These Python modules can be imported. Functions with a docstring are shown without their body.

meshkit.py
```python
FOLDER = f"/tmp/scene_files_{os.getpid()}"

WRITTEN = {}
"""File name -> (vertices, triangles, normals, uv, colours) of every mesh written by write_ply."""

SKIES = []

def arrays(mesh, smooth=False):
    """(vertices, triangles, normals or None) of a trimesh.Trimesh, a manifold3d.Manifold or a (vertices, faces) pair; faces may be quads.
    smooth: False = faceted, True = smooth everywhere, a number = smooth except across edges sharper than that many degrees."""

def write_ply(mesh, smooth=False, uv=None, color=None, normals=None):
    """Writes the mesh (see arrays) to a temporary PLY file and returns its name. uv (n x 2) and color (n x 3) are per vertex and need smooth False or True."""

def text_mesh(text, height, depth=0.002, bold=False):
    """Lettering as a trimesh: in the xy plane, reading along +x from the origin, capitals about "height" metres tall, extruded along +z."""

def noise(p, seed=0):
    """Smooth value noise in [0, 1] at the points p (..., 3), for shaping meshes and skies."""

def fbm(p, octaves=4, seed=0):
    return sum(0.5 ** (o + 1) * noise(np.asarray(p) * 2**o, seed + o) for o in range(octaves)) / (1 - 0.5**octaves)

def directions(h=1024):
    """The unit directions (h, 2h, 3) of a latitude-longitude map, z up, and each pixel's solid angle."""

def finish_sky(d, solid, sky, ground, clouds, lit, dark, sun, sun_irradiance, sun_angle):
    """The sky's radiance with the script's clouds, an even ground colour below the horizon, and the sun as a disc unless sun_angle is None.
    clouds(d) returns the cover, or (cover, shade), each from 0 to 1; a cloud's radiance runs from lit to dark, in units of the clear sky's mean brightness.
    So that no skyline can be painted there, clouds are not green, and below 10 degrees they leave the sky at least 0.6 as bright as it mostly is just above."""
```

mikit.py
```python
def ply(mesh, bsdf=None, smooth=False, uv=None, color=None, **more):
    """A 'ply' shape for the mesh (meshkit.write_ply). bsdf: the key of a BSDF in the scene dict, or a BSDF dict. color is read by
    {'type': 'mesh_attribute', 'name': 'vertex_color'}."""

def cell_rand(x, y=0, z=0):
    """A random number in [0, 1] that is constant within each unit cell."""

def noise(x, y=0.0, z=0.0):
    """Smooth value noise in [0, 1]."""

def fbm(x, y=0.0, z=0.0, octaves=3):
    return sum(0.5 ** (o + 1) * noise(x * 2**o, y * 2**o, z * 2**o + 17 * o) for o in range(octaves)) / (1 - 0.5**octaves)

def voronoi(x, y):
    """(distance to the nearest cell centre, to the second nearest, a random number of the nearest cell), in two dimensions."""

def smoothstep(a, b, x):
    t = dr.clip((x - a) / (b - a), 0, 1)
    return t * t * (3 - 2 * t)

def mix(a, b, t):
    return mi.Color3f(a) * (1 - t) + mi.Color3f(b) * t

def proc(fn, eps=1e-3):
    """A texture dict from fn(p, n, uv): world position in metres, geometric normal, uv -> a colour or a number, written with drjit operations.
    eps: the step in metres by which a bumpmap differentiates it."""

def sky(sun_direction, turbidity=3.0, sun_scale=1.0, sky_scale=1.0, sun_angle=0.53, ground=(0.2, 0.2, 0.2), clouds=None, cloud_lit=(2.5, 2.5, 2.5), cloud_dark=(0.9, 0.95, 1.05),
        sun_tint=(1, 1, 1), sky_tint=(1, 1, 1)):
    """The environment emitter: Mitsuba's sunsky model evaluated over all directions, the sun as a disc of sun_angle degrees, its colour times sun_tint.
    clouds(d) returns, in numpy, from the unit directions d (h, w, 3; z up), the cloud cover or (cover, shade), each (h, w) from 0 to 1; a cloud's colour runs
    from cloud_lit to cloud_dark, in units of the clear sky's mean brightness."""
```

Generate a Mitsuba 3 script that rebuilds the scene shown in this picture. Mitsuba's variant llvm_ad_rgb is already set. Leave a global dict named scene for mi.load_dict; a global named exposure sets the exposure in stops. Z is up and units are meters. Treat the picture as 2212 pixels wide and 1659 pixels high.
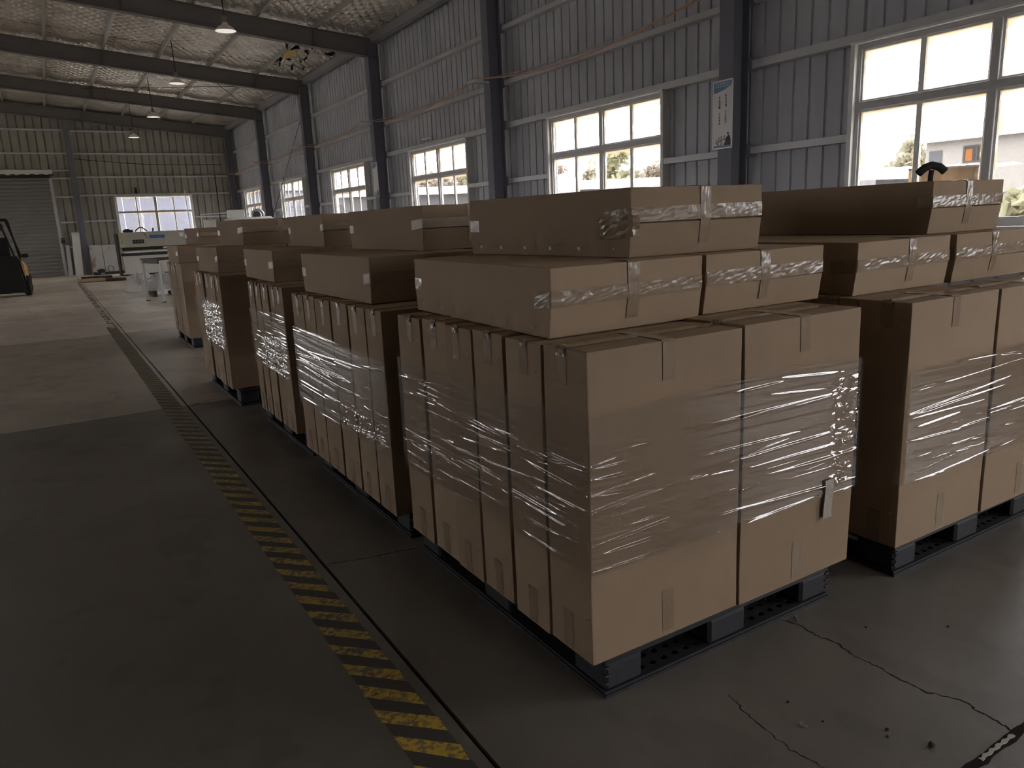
import math, random, numpy as np, trimesh, mitsuba as mi, mikit, meshkit
import drjit as dr
from shapely.geometry import Polygon, Point, box as sbox

rng = np.random.default_rng(7)
random.seed(7)
scene, labels = {}, {}

# ---------------------------------------------------------------- camera, sky, exposure
EYE = np.array([0.0, 0.0, 1.65])
YAW, PITCH, ROLL, FOC = 0.5420, -0.2180, -0.0443, 1612.0
cy, sy, cp, sp = math.cos(YAW), math.sin(YAW), math.cos(PITCH), math.sin(PITCH)
fwd = np.array([sy * cp, cy * cp, sp])
rgt0 = np.array([cy, -sy, 0.0])
up0 = np.cross(rgt0, fwd)
upv = -math.sin(ROLL) * rgt0 + math.cos(ROLL) * up0
T = mi.ScalarTransform4f
scene['camera'] = {'type': 'perspective', 'fov_axis': 'x', 'fov': math.degrees(2 * math.atan(1106 / FOC)),
                   'near_clip': 0.05, 'far_clip': 500.0,
                   'to_world': T().look_at(origin=EYE.tolist(), target=(EYE + fwd).tolist(), up=upv.tolist())}


def cloud_cover(d):
    n = meshkit.fbm(d * np.array([2.2, 2.2, 4.0]), 4, 3)
    return np.ones(d.shape[:2]), np.clip((n - 0.5) * 0.8, 0, 0.35)


scene['sky'] = mikit.sky((0.5, -0.4, 0.77), turbidity=6.0, sun_scale=0.0, sky_scale=1.0, ground=(0.2, 0.2, 0.2),
                         clouds=cloud_cover, cloud_lit=(1.0, 1.0, 1.02), cloud_dark=(0.85, 0.86, 0.9))
exposure = 5.85

# ---------------------------------------------------------------- helpers
_used = set()


def uniq(k):
    if k not in _used:
        _used.add(k)
        return k
    i = 1
    while f'{k}_{i:03d}' in _used:
        i += 1
    k = f'{k}_{i:03d}'
    _used.add(k)
    return k


def thing(name, label, cat=None, group=None, kind=None):
    k = uniq(name)
    labels[k] = {'label': label}
    if cat:
        labels[k]['category'] = cat
    if group:
        labels[k]['group'] = group
    if kind:
        labels[k]['kind'] = kind
    return k


def part(parent, name, mesh, mat, smooth=False, label=None, kind=None, **kw):
    k = uniq(parent + '__' + name)
    if isinstance(mesh, dict):
        scene[k] = dict(mesh)
    else:
        scene[k] = mikit.ply(mesh, mat, smooth, **kw)
    if label or kind:
        labels[k] = {a: b for a, b in (('label', label), ('kind', kind)) if b}
    return k


def whole(name, label, cat, mesh, mat, smooth=False, group=None, kind=None, **kw):
    k = thing(name, label, cat, group, kind)
    scene[k] = mikit.ply(mesh, mat, smooth, **kw)
    return k


def cat(ms):
    return trimesh.util.concatenate([m for m in ms if m is not None])


_BF = np.array([[0, 2, 3], [0, 3, 1], [4, 5, 7], [4, 7, 6], [0, 1, 5], [0, 5, 4], [2, 6, 7], [2, 7, 3], [0, 4, 6], [0, 6, 2], [1, 3, 7], [1, 7, 5]])


def bx(x0, x1, y0, y1, z0, z1, b=0.0):
    """A box, chamfered by b."""
    if b <= 0:
        v = np.array([[x, y, z] for z in (z0, z1) for y in (y0, y1) for x in (x0, x1)], float)
        return trimesh.Trimesh(v, _BF, process=False)
    P = []
    for x, sx in ((x0, 1), (x1, -1)):
        for y, sy_ in ((y0, 1), (y1, -1)):
            for z, sz in ((z0, 1), (z1, -1)):
                P += [[x + sx * b, y + sy_ * b, z], [x + sx * b, y, z + sz * b], [x, y + sy_ * b, z + sz * b]]
    return trimesh.convex.convex_hull(np.array(P))


def hull(pts):
    return trimesh.convex.convex_hull(np.array(pts, float))


def tube(pts, r, n=8):
    p = np.array(pts, float)
    t = np.gradient(p, axis=0)
    t /= np.linalg.norm(t, axis=1, keepdims=True) + 1e-12
    a = np.cross(t, [0.0, 0.0, 1.0])
    bad = np.linalg.norm(a, axis=1) < 0.15
    a[bad] = np.cross(t[bad], [1.0, 0.0, 0.0])
    for i in range(1, len(a)):
        if np.dot(a[i], a[i - 1]) < 0:
            a[i] = -a[i]
    a /= np.linalg.norm(a, axis=1, keepdims=True)
    b = np.cross(t, a)
    th = np.arange(n) / n * 2 * np.pi
    r = np.broadcast_to(np.asarray(r, float), (len(p),))
    v = (p[:, None] + r[:, None, None] * (np.cos(th)[None, :, None] * a[:, None] + np.sin(th)[None, :, None] * b[:, None])).reshape(-1, 3)
    f = []
    for i in range(len(p) - 1):
        for j in range(n):
            q = [i * n + j, i * n + (j + 1) % n, (i + 1) * n + (j + 1) % n, (i + 1) * n + j]
            f += [[q[0], q[1], q[2]], [q[0], q[2], q[3]]]
    for s, e in ((0, 1), (len(p) - 1, -1)):
        c = len(v)
        v = np.vstack([v, p[s]])
        for j in range(n):
            q = [s * n + j, s * n + (j + 1) % n, c]
            f.append(q if e < 0 else q[::-1])
    m = trimesh.Trimesh(v, np.array(f), process=False)
    return m


def lathe(prof, n=28, at=(0, 0, 0)):
    p = np.array(prof, float)
    th = np.arange(n) / n * 2 * np.pi
    v = np.stack([p[:, None, 0] * np.cos(th), p[:, None, 0] * np.sin(th), np.repeat(p[:, 1:2], n, 1)], -1).reshape(-1, 3) + np.array(at)
    f = []
    for i in range(len(p) - 1):
        for j in range(n):
            q = [i * n + j, i * n + (j + 1) % n, (i + 1) * n + (j + 1) % n, (i + 1) * n + j]
            f += [[q[0], q[1], q[2]], [q[0], q[2], q[3]]]
    return trimesh.Trimesh(v, np.array(f), process=False)


def grid(nu, nv):
    i, j = np.meshgrid(np.arange(nu - 1), np.arange(nv - 1), indexing='ij')
    a = (i * nv + j).ravel()
    return np.vstack([np.stack([a, a + nv, a + nv + 1], 1), np.stack([a, a + nv + 1, a + 1], 1)])


def sheet(P):
    """P (nu, nv, 3) -> mesh"""
    nu, nv, _ = P.shape
    return trimesh.Trimesh(P.reshape(-1, 3), grid(nu, nv), process=False)


def prism(poly, h0, h1, axes='xyz'):
    """Extrude a shapely polygon given in the first two axes along the third."""
    m = trimesh.creation.extrude_polygon(poly, h1 - h0, engine='earcut')
    v = m.vertices.copy()
    v[:, 2] += h0
    o = np.zeros_like(v)
    for k, a in enumerate(axes):
        o[:, 'xyz'.index(a)] = v[:, k]
    f = m.faces
    if axes in ('xzy', 'yxz', 'zyx'):
        f = f[:, ::-1]
    return trimesh.Trimesh(o, f, process=False)


def bar(a, b, w, h, up=(0, 0, 1)):
    """A rectangular bar from a to b, w across and h along up."""
    a, b = np.array(a, float), np.array(b, float)
    t = (b - a) / np.linalg.norm(b - a)
    s = np.cross(t, up)
    s /= np.linalg.norm(s)
    u = np.cross(s, t)
    return hull([q + i * s * w / 2 + j * u * h / 2 for q in (a, b) for i in (-1, 1) for j in (-1, 1)])


ORD = ['first', 'second', 'third', 'fourth', 'fifth', 'sixth', 'seventh', 'eighth', 'ninth', 'tenth']

# ---------------------------------------------------------------- materials
N, FB, SS, MX = mikit.noise, mikit.fbm, mikit.smoothstep, mikit.mix


def mat(name, d):
    scene[name] = {'type': 'twosided', 'bsdf': d} if d['type'] in ('principled', 'roughplastic', 'diffuse', 'bumpmap', 'roughconductor', 'conductor') else d
    return name


def pr(c, rough=0.5, metal=0.0, spec=0.5, **k):
    if not isinstance(c, dict):
        c = {'type': 'rgb', 'value': list(c)}
    return {'type': 'principled', 'base_color': c, 'roughness': rough, 'metallic': metal, 'specular': spec, **k}


def kraft(c, seed):
    def fn(p, n, uv):
        a = FB(p.x * 3 + seed, p.y * 3, p.z * 3, 3)
        b = N(p.x * 420 + seed, p.y * 420, p.z * 60)
        s = SS(0.62, 0.8, FB(p.x * 1.7 + 9 + seed, p.y * 1.7, p.z * 2.1, 4))
        return mi.Color3f(c) * (0.90 + 0.16 * a + 0.05 * b - 0.12 * s)
    return fn


KR = [mat(f'kraft_{i}', pr(mikit.proc(kraft(c, 13.0 * i)), 0.78, 0, 0.18)) for i, c in enumerate([(0.262, 0.186, 0.122), (0.240, 0.170, 0.111), (0.278, 0.198, 0.131)])]


def tape_bump(p, n, uv):
    return FB(p.x * 55, p.y * 55, p.z * 30, 2) * 0.0016 + SS(0.55, 0.8, N(p.x * 22 + 3, p.y * 22, p.z * 22)) * 0.0012


mat('tape', {'type': 'bumpmap', 'arbitrary': mikit.proc(tape_bump, 1e-3), 'scale': 1.0, 'bsdf': pr((0.205, 0.145, 0.094), 0.22, 0, 0.5)})
mat('tape_dull', pr((0.25, 0.185, 0.125), 0.42, 0, 0.35))
scene['film'] = {'type': 'thindielectric', 'int_ior': 1.49, 'ext_ior': 1.0, 'specular_transmittance': {'type': 'rgb', 'value': [.90, .885, .865]}}
mat('film_bunch', pr((0.30, 0.262, 0.22), 0.4, 0, 0.4))


def floor_col(p, n, uv):
    a = FB(p.x * 0.55 + 3, p.y * 0.42, 0.3, 4)
    b = FB(p.x * 2.6, p.y * 1.9, 4.0, 4)
    c = N(p.x * 90, p.y * 90, 2.0)
    st = SS(0.56, 0.74, FB(p.x * 5 + 31, p.y * 4, 9.0, 3))
    # near slab rows darkened as painted shade, far rows paled as painted light
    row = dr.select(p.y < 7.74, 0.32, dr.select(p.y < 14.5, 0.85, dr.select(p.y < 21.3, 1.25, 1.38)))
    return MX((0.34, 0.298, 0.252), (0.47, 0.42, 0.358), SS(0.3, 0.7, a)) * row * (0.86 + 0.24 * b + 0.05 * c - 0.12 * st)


def floor_rough(p, n, uv):
    return 0.30 + 0.22 * FB(p.x * 1.1 + 7, p.y * 0.8, 1.0, 4) + 0.05 * N(p.x * 14, p.y * 14, 3)


def floor_bump(p, n, uv):
    return FB(p.x * 2.2, p.y * 1.4, 0.0, 3) * 0.006 + N(p.x * 60, p.y * 60, 0.0) * 0.0003


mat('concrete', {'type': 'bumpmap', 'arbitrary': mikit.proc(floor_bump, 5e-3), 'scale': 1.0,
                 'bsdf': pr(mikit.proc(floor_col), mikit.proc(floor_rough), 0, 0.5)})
mat('joint', pr((0.02, 0.018, 0.016), 0.9, 0, 0.1))


def yellow(p, n, uv):
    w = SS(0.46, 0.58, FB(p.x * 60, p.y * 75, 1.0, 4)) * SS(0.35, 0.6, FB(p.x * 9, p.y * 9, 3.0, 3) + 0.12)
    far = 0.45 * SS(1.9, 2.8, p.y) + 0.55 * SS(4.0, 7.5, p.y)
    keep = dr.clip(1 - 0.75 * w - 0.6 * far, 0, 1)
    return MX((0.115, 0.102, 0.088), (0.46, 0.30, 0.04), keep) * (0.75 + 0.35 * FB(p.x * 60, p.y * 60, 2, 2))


mat('filler', pr((0.42, 0.38, 0.33), 0.8, 0, 0.2))
mat('yellow_paint', pr(mikit.proc(yellow), 0.5, 0, 0.4))


def worn_fn(p, n, uv):
    k = SS(0.42, 0.62, FB(p.x * 16, p.y * 7, 5.0, 4))
    return MX((0.13, 0.112, 0.09), (0.40, 0.365, 0.32), k)


mat('worn_paint', pr(mikit.proc(worn_fn), 0.6, 0, 0.3))
mat('black_paint', pr((0.055, 0.05, 0.045), 0.55, 0, 0.3))


def wall_col(p, n, uv):
    a = FB(p.x * 0.8, p.y * 0.8, p.z * 0.5, 3)
    d = SS(0.55, 0.8, FB(p.x * 3, p.y * 3, p.z * 0.8, 3))
    return mi.Color3f(0.46, 0.46, 0.495) * (0.85 + 0.25 * a - 0.15 * d)


mat('sheet_steel', pr(mikit.proc(wall_col), 0.45, 0, 0.45))


def farwall_col(p, n, uv):
    a = FB(p.x * 0.8, p.y * 0.8, p.z * 0.5, 3)
    return mi.Color3f(0.34, 0.325, 0.27) * (0.8 + 0.35 * a)


mat('sheet_steel_olive', pr(mikit.proc(farwall_col), 0.5, 0, 0.4))
mat('door_steel', pr((0.235, 0.23, 0.215), 0.5, 0, 0.4))
mat('frame_steel', pr((0.155, 0.155, 0.185), 0.5, 0, 0.4))
mat('rafter_steel', pr((0.15, 0.135, 0.125), 0.55, 0, 0.4))
mat('girt_steel', pr((0.50, 0.495, 0.50), 0.42, 0.25, 0.5))
mat('strut_steel', pr((0.24, 0.235, 0.24), 0.5, 0.1, 0.4))
mat('purlin_steel', pr((0.36, 0.345, 0.32), 0.45, 0.3, 0.5))
mat('window_alu', pr((0.42, 0.40, 0.39), 0.4, 0.2, 0.5))
mat('jamb_white', pr((0.66, 0.65, 0.62), 0.45, 0, 0.5))


def foil_col(p, n, uv):
    a = FB(p.x * 1.3, p.y * 1.3, 2.0, 4)
    return mi.Color3f(0.80, 0.74, 0.66) * (0.65 + 0.5 * a)


def foil_bump(p, n, uv):
    return FB(p.x * 5, p.y * 14, 1.0, 4) * 0.03


mat('foil', {'type': 'bumpmap', 'arbitrary': mikit.proc(foil_bump, 4e-3), 'scale': 1.0, 'bsdf': pr(mikit.proc(foil_col), 0.32, 0.68, 0.5)})
mat('net_cord', pr((0.16, 0.14, 0.12), 0.6, 0, 0.3))
mat('wool', pr((0.52, 0.40, 0.18), 0.95, 0, 0.1))
mat('foil_dull', pr((0.45, 0.42, 0.38), 0.5, 0.3, 0.4))
mat('rag', pr((0.03, 0.028, 0.026), 0.9, 0, 0.1))
mat('black_plastic', pr((0.018, 0.018, 0.02), 0.38, 0, 0.5))
mat('grey_plastic', pr((0.026, 0.026, 0.029), 0.55, 0, 0.25))
mat('dark_iron', pr((0.045, 0.041, 0.038), 0.65, 0.1, 0.3))
mat('bright_steel', pr((0.62, 0.60, 0.57), 0.25, 0.9, 0.5))
mat('galv', pr((0.5, 0.5, 0.5), 0.35, 0.7, 0.5))
mat('machine_paint', pr((0.44, 0.42, 0.35), 0.45, 0, 0.5))
mat('machine_white', pr((0.66, 0.65, 0.60), 0.45, 0, 0.5))
mat('blue_sign', pr((0.05, 0.13, 0.42), 0.4, 0, 0.5))
mat('paper', pr((0.78, 0.77, 0.78), 0.7, 0, 0.3))
mat('ink', pr((0.04, 0.04, 0.05), 0.7, 0, 0.3))
mat('poster_blue', pr((0.16, 0.27, 0.38), 0.5, 0, 0.4))
mat('poster_brown', pr((0.10, 0.075, 0.075), 0.6, 0, 0.3))
mat('poster_white', pr((0.72, 0.69, 0.68), 0.3, 0, 0.5))
mat('poster_edge', pr((0.8, 0.8, 0.82), 0.15, 0.3, 0.6))
mat('poster_grey', pr((0.32, 0.31, 0.31), 0.5, 0, 0.4))
mat('copper_wire', pr((0.55, 0.25, 0.12), 0.4, 0.4, 0.5))
mat('grey_wire', pr((0.35, 0.34, 0.34), 0.5, 0.2, 0.4))
mat('dark_wire', pr((0.03, 0.03, 0.03), 0.6, 0, 0.3))
mat('bracket', pr((0.55, 0.55, 0.55), 0.4, 0.3, 0.5))
mat('lamp_white', pr((0.75, 0.73, 0.68), 0.4, 0, 0.5))
mat('lamp_shell', pr((0.25, 0.24, 0.23), 0.4, 0.5, 0.5))
mat('fork_yellow', pr((0.50, 0.25, 0.06), 0.5, 0, 0.5))
mat('lime', pr((0.45, 0.45, 0.08), 0.5, 0, 0.5))
mat('rubber', pr((0.025, 0.024, 0.023), 0.8, 0, 0.2))


def wood_fn(c0, c1, ax):
    def fn(p, n, uv):
        q = (p.x, p.y, p.z)
        s = [3.0, 3.0, 3.0]
        s[ax] = 0.35
        g = FB(q[0] * s[0] * 5, q[1] * s[1] * 5, q[2] * s[2] * 5, 4)
        return MX(c0, c1, SS(0.3, 0.7, g))
    return fn


mat('plywood', pr(mikit.proc(wood_fn((0.36, 0.20, 0.085), (0.50, 0.31, 0.15), 2)), 0.55, 0, 0.4))
mat('crate_wood', pr(mikit.proc(wood_fn((0.20, 0.115, 0.05), (0.29, 0.18, 0.09), 2)), 0.6, 0, 0.3))
mat('old_wood', pr(mikit.proc(wood_fn((0.055, 0.042, 0.032), (0.12, 0.09, 0.065), 0)), 0.8, 0, 0.2))
mat('light_wood', pr(mikit.proc(wood_fn((0.25, 0.19, 0.13), (0.36, 0.28, 0.2), 0)), 0.8, 0, 0.2))


def stained(p, n, uv):
    r = SS(0.5, 0.72, FB(p.x * 3, p.y * 3, p.z * 2.2, 4))
    return MX((0.55, 0.54, 0.52), (0.35, 0.24, 0.17), r)


mat('stained_sheet', pr(mikit.proc(stained), 0.5, 0.1, 0.4))
mat('plastic_bag', {'type': 'principledthin', 'base_color': {'type': 'rgb', 'value': [0.85, 0.85, 0.85]}, 'roughness': 0.22, 'diff_trans': 0.9, 'spec_trans': 0.25, 'eta': 1.4})

# window glass: clear sheet glass with tan dirt where the putty and the frames have run (uv = distance to the pane's edges, metres)
scene['clear_glass'] = {'type': 'thindielectric', 'int_ior': 1.5}
scene['grime'] = {'type': 'principledthin', 'base_color': {'type': 'rgb', 'value': [0.52, 0.40, 0.24]}, 'roughness': 0.8, 'diff_trans': 1.2, 'spec_trans': 0.0, 'eta': 1.3}


def grime_mask(p, n, uv):
    e = uv.x + 0.035 * (FB(p.x * 6, p.y * 6 + 3, p.z * 6, 3) - 0.5) * 2
    t = uv.y + 0.035 * (FB(p.x * 7 + 5, p.y * 7, p.z * 7, 3) - 0.5) * 2
    m = dr.maximum(0.8 * (1 - SS(0.002, 0.022, e)), 0.9 * (1 - SS(0.015, 0.06, t)))
    return dr.clip(0.045 + m + 0.02 * SS(0.5, 0.75, FB(p.x * 3, p.y * 3, p.z * 3, 3)), 0, 0.97)


scene['pane_glass'] = {'type': 'blendbsdf', 'weight': mikit.proc(grime_mask), 'a': {'type': 'ref', 'id': 'clear_glass'}, 'b': {'type': 'ref', 'id': 'grime'}}
# outdoors
mat('out_ground', pr((0.38, 0.37, 0.35), 0.9, 0, 0.2))
mat('house_wall', pr((0.23, 0.215, 0.20), 0.8, 0, 0.2))
mat('house_roof', pr((0.20, 0.205, 0.215), 0.6, 0, 0.3))
mat('house_glass', pr((0.012, 0.014, 0.018), 0.15, 0, 0.5))
mat('curtain', pr((0.22, 0.075, 0.02), 0.8, 0, 0.2))
mat('shed_wall', pr((0.066, 0.070, 0.080), 0.7, 0, 0.3))
mat('shed_roof', pr((0.42, 0.42, 0.43), 0.6, 0, 0.3))
mat('blue_sheet', pr((0.135, 0.14, 0.18), 0.6, 0, 0.3))
mat('green_panel', pr((0.07, 0.17, 0.07), 0.6, 0, 0.3))
mat('pole', pr((0.30, 0.28, 0.25), 0.8, 0, 0.2))
for i, c in enumerate([(0.25, 0.235, 0.17), (0.27, 0.265, 0.17), (0.26, 0.22, 0.18)]):
    scene[f'leaf_{i}'] = {'type': 'principledthin', 'base_color': {'type': 'rgb', 'value': list(c)}, 'roughness': 0.6, 'diff_trans': 0.7, 'spec_trans': 0.0, 'eta': 1.3}
mat('bark', pr((0.04, 0.033, 0.026), 0.9, 0, 0.1))

# ================================================================ THE SETTING
XC, XG, XW = 8.0, 8.30, 8.45           # inner column flange, girt face, wall sheet
XL, YB, YF, RIDGE = -16.45, -11.6, 39.3, -4.0
COLY = [7.45 + 6.3 * k for k in range(-3, 6)]
WINS = [(y - 3.05, y) for y in (5.76 + 6.32 * k for k in range(-2, 6))]
ADDED_OPENING = (-4.35, -0.35, 1.36, 3.9)        # unseen wide opening added in the long wall to light the carton fronts
WINS = [w for w in WINS if w[1] < ADDED_OPENING[0] or w[0] > ADDED_OPENING[1]]
WZ0, WZ1 = 1.36, 3.44


def zr(x):
    """Underside of the rafters."""
    return 6.02 + 0.0976 * (7.9 - (x if x > RIDGE else 2 * RIDGE - x))


# ---- floor: slabs with recessed joints
floor = thing('floor', 'dusty worn concrete floor slabs with dark joints under the stacks', kind='structure')
JX, JW = 0.945, 0.016
ys = [YB, -5.6, 0.955, 7.74, 14.5, 21.3, 28.1, 34.0, YF]
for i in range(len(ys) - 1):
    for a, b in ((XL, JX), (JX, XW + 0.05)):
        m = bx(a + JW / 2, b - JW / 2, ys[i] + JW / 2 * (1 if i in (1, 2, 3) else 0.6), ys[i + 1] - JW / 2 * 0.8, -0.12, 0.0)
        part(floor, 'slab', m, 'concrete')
part(floor, 'joint_bed', bx(XL - 0.2, XW + 0.2, YB - 0.2, YF + 0.2, -0.3, -0.02), 'joint')


def ribbon(pts, w, z=0.0006):
    p = np.array(pts, float)
    q = np.repeat(p, 6, axis=0)[:1 - 6] if len(p) > 1 else p
    s = np.linspace(0, len(p) - 1, (len(p) - 1) * 7 + 1)
    q = np.stack([np.interp(s, np.arange(len(p)), p[:, k]) for k in (0, 1)], 1)
    jit = rng.normal(0, 0.0035, q.shape)
    q = q + jit
    t = np.gradient(q, axis=0)
    nrm = np.stack([-t[:, 1], t[:, 0]], 1)
    nrm /= np.linalg.norm(nrm, axis=1, keepdims=True) + 1e-9
    ww = w * (0.35 + 0.9 * rng.random(len(q)))[:, None]
    ww[0] = ww[-1] = w * 0.1
    P = np.stack([np.c_[q - nrm * ww, np.full(len(q), z)], np.c_[q + nrm * ww, np.full(len(q), z)]], 1)
    return sheet(P[:, ::-1])


part(floor, 'crack', ribbon([(2.33, 1.84), (2.36, 1.74), (2.35, 1.66), (2.365, 1.60), (2.34, 1.49), (2.35, 1.42), (2.34, 1.32), (2.35, 1.23), (2.40, 1.13), (2.39, 1.09), (2.38, 1.02), (2.37, 0.96)], 0.0035), 'joint', label='thin dark crack in the concrete')
part(floor, 'crack', ribbon([(1.79, 1.60), (1.77, 1.53), (1.75, 1.44), (1.74, 1.32), (1.75, 1.21), (1.77, 1.05)], 0.002), 'joint')
part(floor, 'crack', ribbon([(0.95, 3.47), (1.15, 3.41), (1.44, 3.37)], 0.003), 'joint')
part(floor, 'crack', ribbon([(0.95, 7.70), (1.2, 7.86), (1.45, 7.76), (2.2, 7.9)], 0.006), 'joint')
# broken edges along the near cross joint: a ragged dark band with a pale sliver of filler in it
xj = np.arange(1.95, 3.7, 0.012)
up_ = 0.955 + 0.010 + 0.016 * meshkit.fbm(np.stack([xj * 14, xj * 0, xj * 0], -1), 4, 5) ** 1.5
dn_ = 0.955 - 0.008 - 0.018 * meshkit.fbm(np.stack([xj * 12, xj * 0 + 4, xj * 0], -1), 4, 8) ** 1.5
part(floor, 'broken_joint', prism(Polygon(list(zip(xj, up_)) + list(zip(xj[::-1], dn_[::-1]))).buffer(0), 0.0002, 0.001), 'joint', label='ragged broken joint edge')
xk = np.arange(2.16, 2.36, 0.008)
part(floor, 'filler_strip', prism(Polygon([(x, .957 + .005 + .003 * math.sin(x * 170)) for x in xk] + [(x, .957 - .006 - .002 * math.sin(x * 140)) for x in xk[::-1]]).buffer(0), 0.001, 0.004), 'filler', label='pale sliver of joint filler')
# hazard stripes along the joint
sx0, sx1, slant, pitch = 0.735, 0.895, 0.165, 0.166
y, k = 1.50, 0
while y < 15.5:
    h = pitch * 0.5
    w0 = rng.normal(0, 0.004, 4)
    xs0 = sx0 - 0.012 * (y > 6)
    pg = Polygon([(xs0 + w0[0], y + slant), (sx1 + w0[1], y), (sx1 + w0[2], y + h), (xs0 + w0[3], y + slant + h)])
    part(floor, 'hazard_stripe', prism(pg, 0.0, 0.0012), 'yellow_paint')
    pg = Polygon([(xs0, y + slant + h), (sx1, y + h), (sx1, y + pitch), (xs0, y + slant + pitch)])
    part(floor, 'dark_stripe', prism(pg, 0.0, 0.0008), 'black_paint')
    y += pitch
    k += 1
part(floor, 'worn_line', bx(0.78, 0.90, 15.45, 33.0, 0.0, 0.001), 'worn_paint', label='worn faded end of the marking line')


# ---- wall sheets with ribs
def rib_profile(t0, t1, pitch=0.24, hw=0.012, dp=0.026):
    """Points along the wall (t, depth outward): flat sheet with narrow recessed ribs every 0.24 m."""
    pts = [(t0, 0.0)]
    k = math.ceil((t0 - 0.02) / pitch)
    while k * pitch < t1 + 0.02:
        c = k * pitch
        for dt, d in ((-hw - .01, 0.0), (-hw, dp), (hw, dp), (hw + .01, 0.0)):
            if t0 < c + dt < t1:
                pts.append((c + dt, d))
        k += 1
    pts.append((t1, 0.0))
    return pts


def ribbed(t0, t1, z0, z1, fn, top=None, **k):
    P = rib_profile(t0, t1, **k)
    lo = np.array([fn(t, d, z0) for t, d in P])
    hi = np.array([fn(t, d, z1 if top is None else top(t)) for t, d in P])
    return sheet(np.stack([lo, hi], 1))


def right_fn(t, d, z):
    return (XW + d, t, z)


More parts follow.
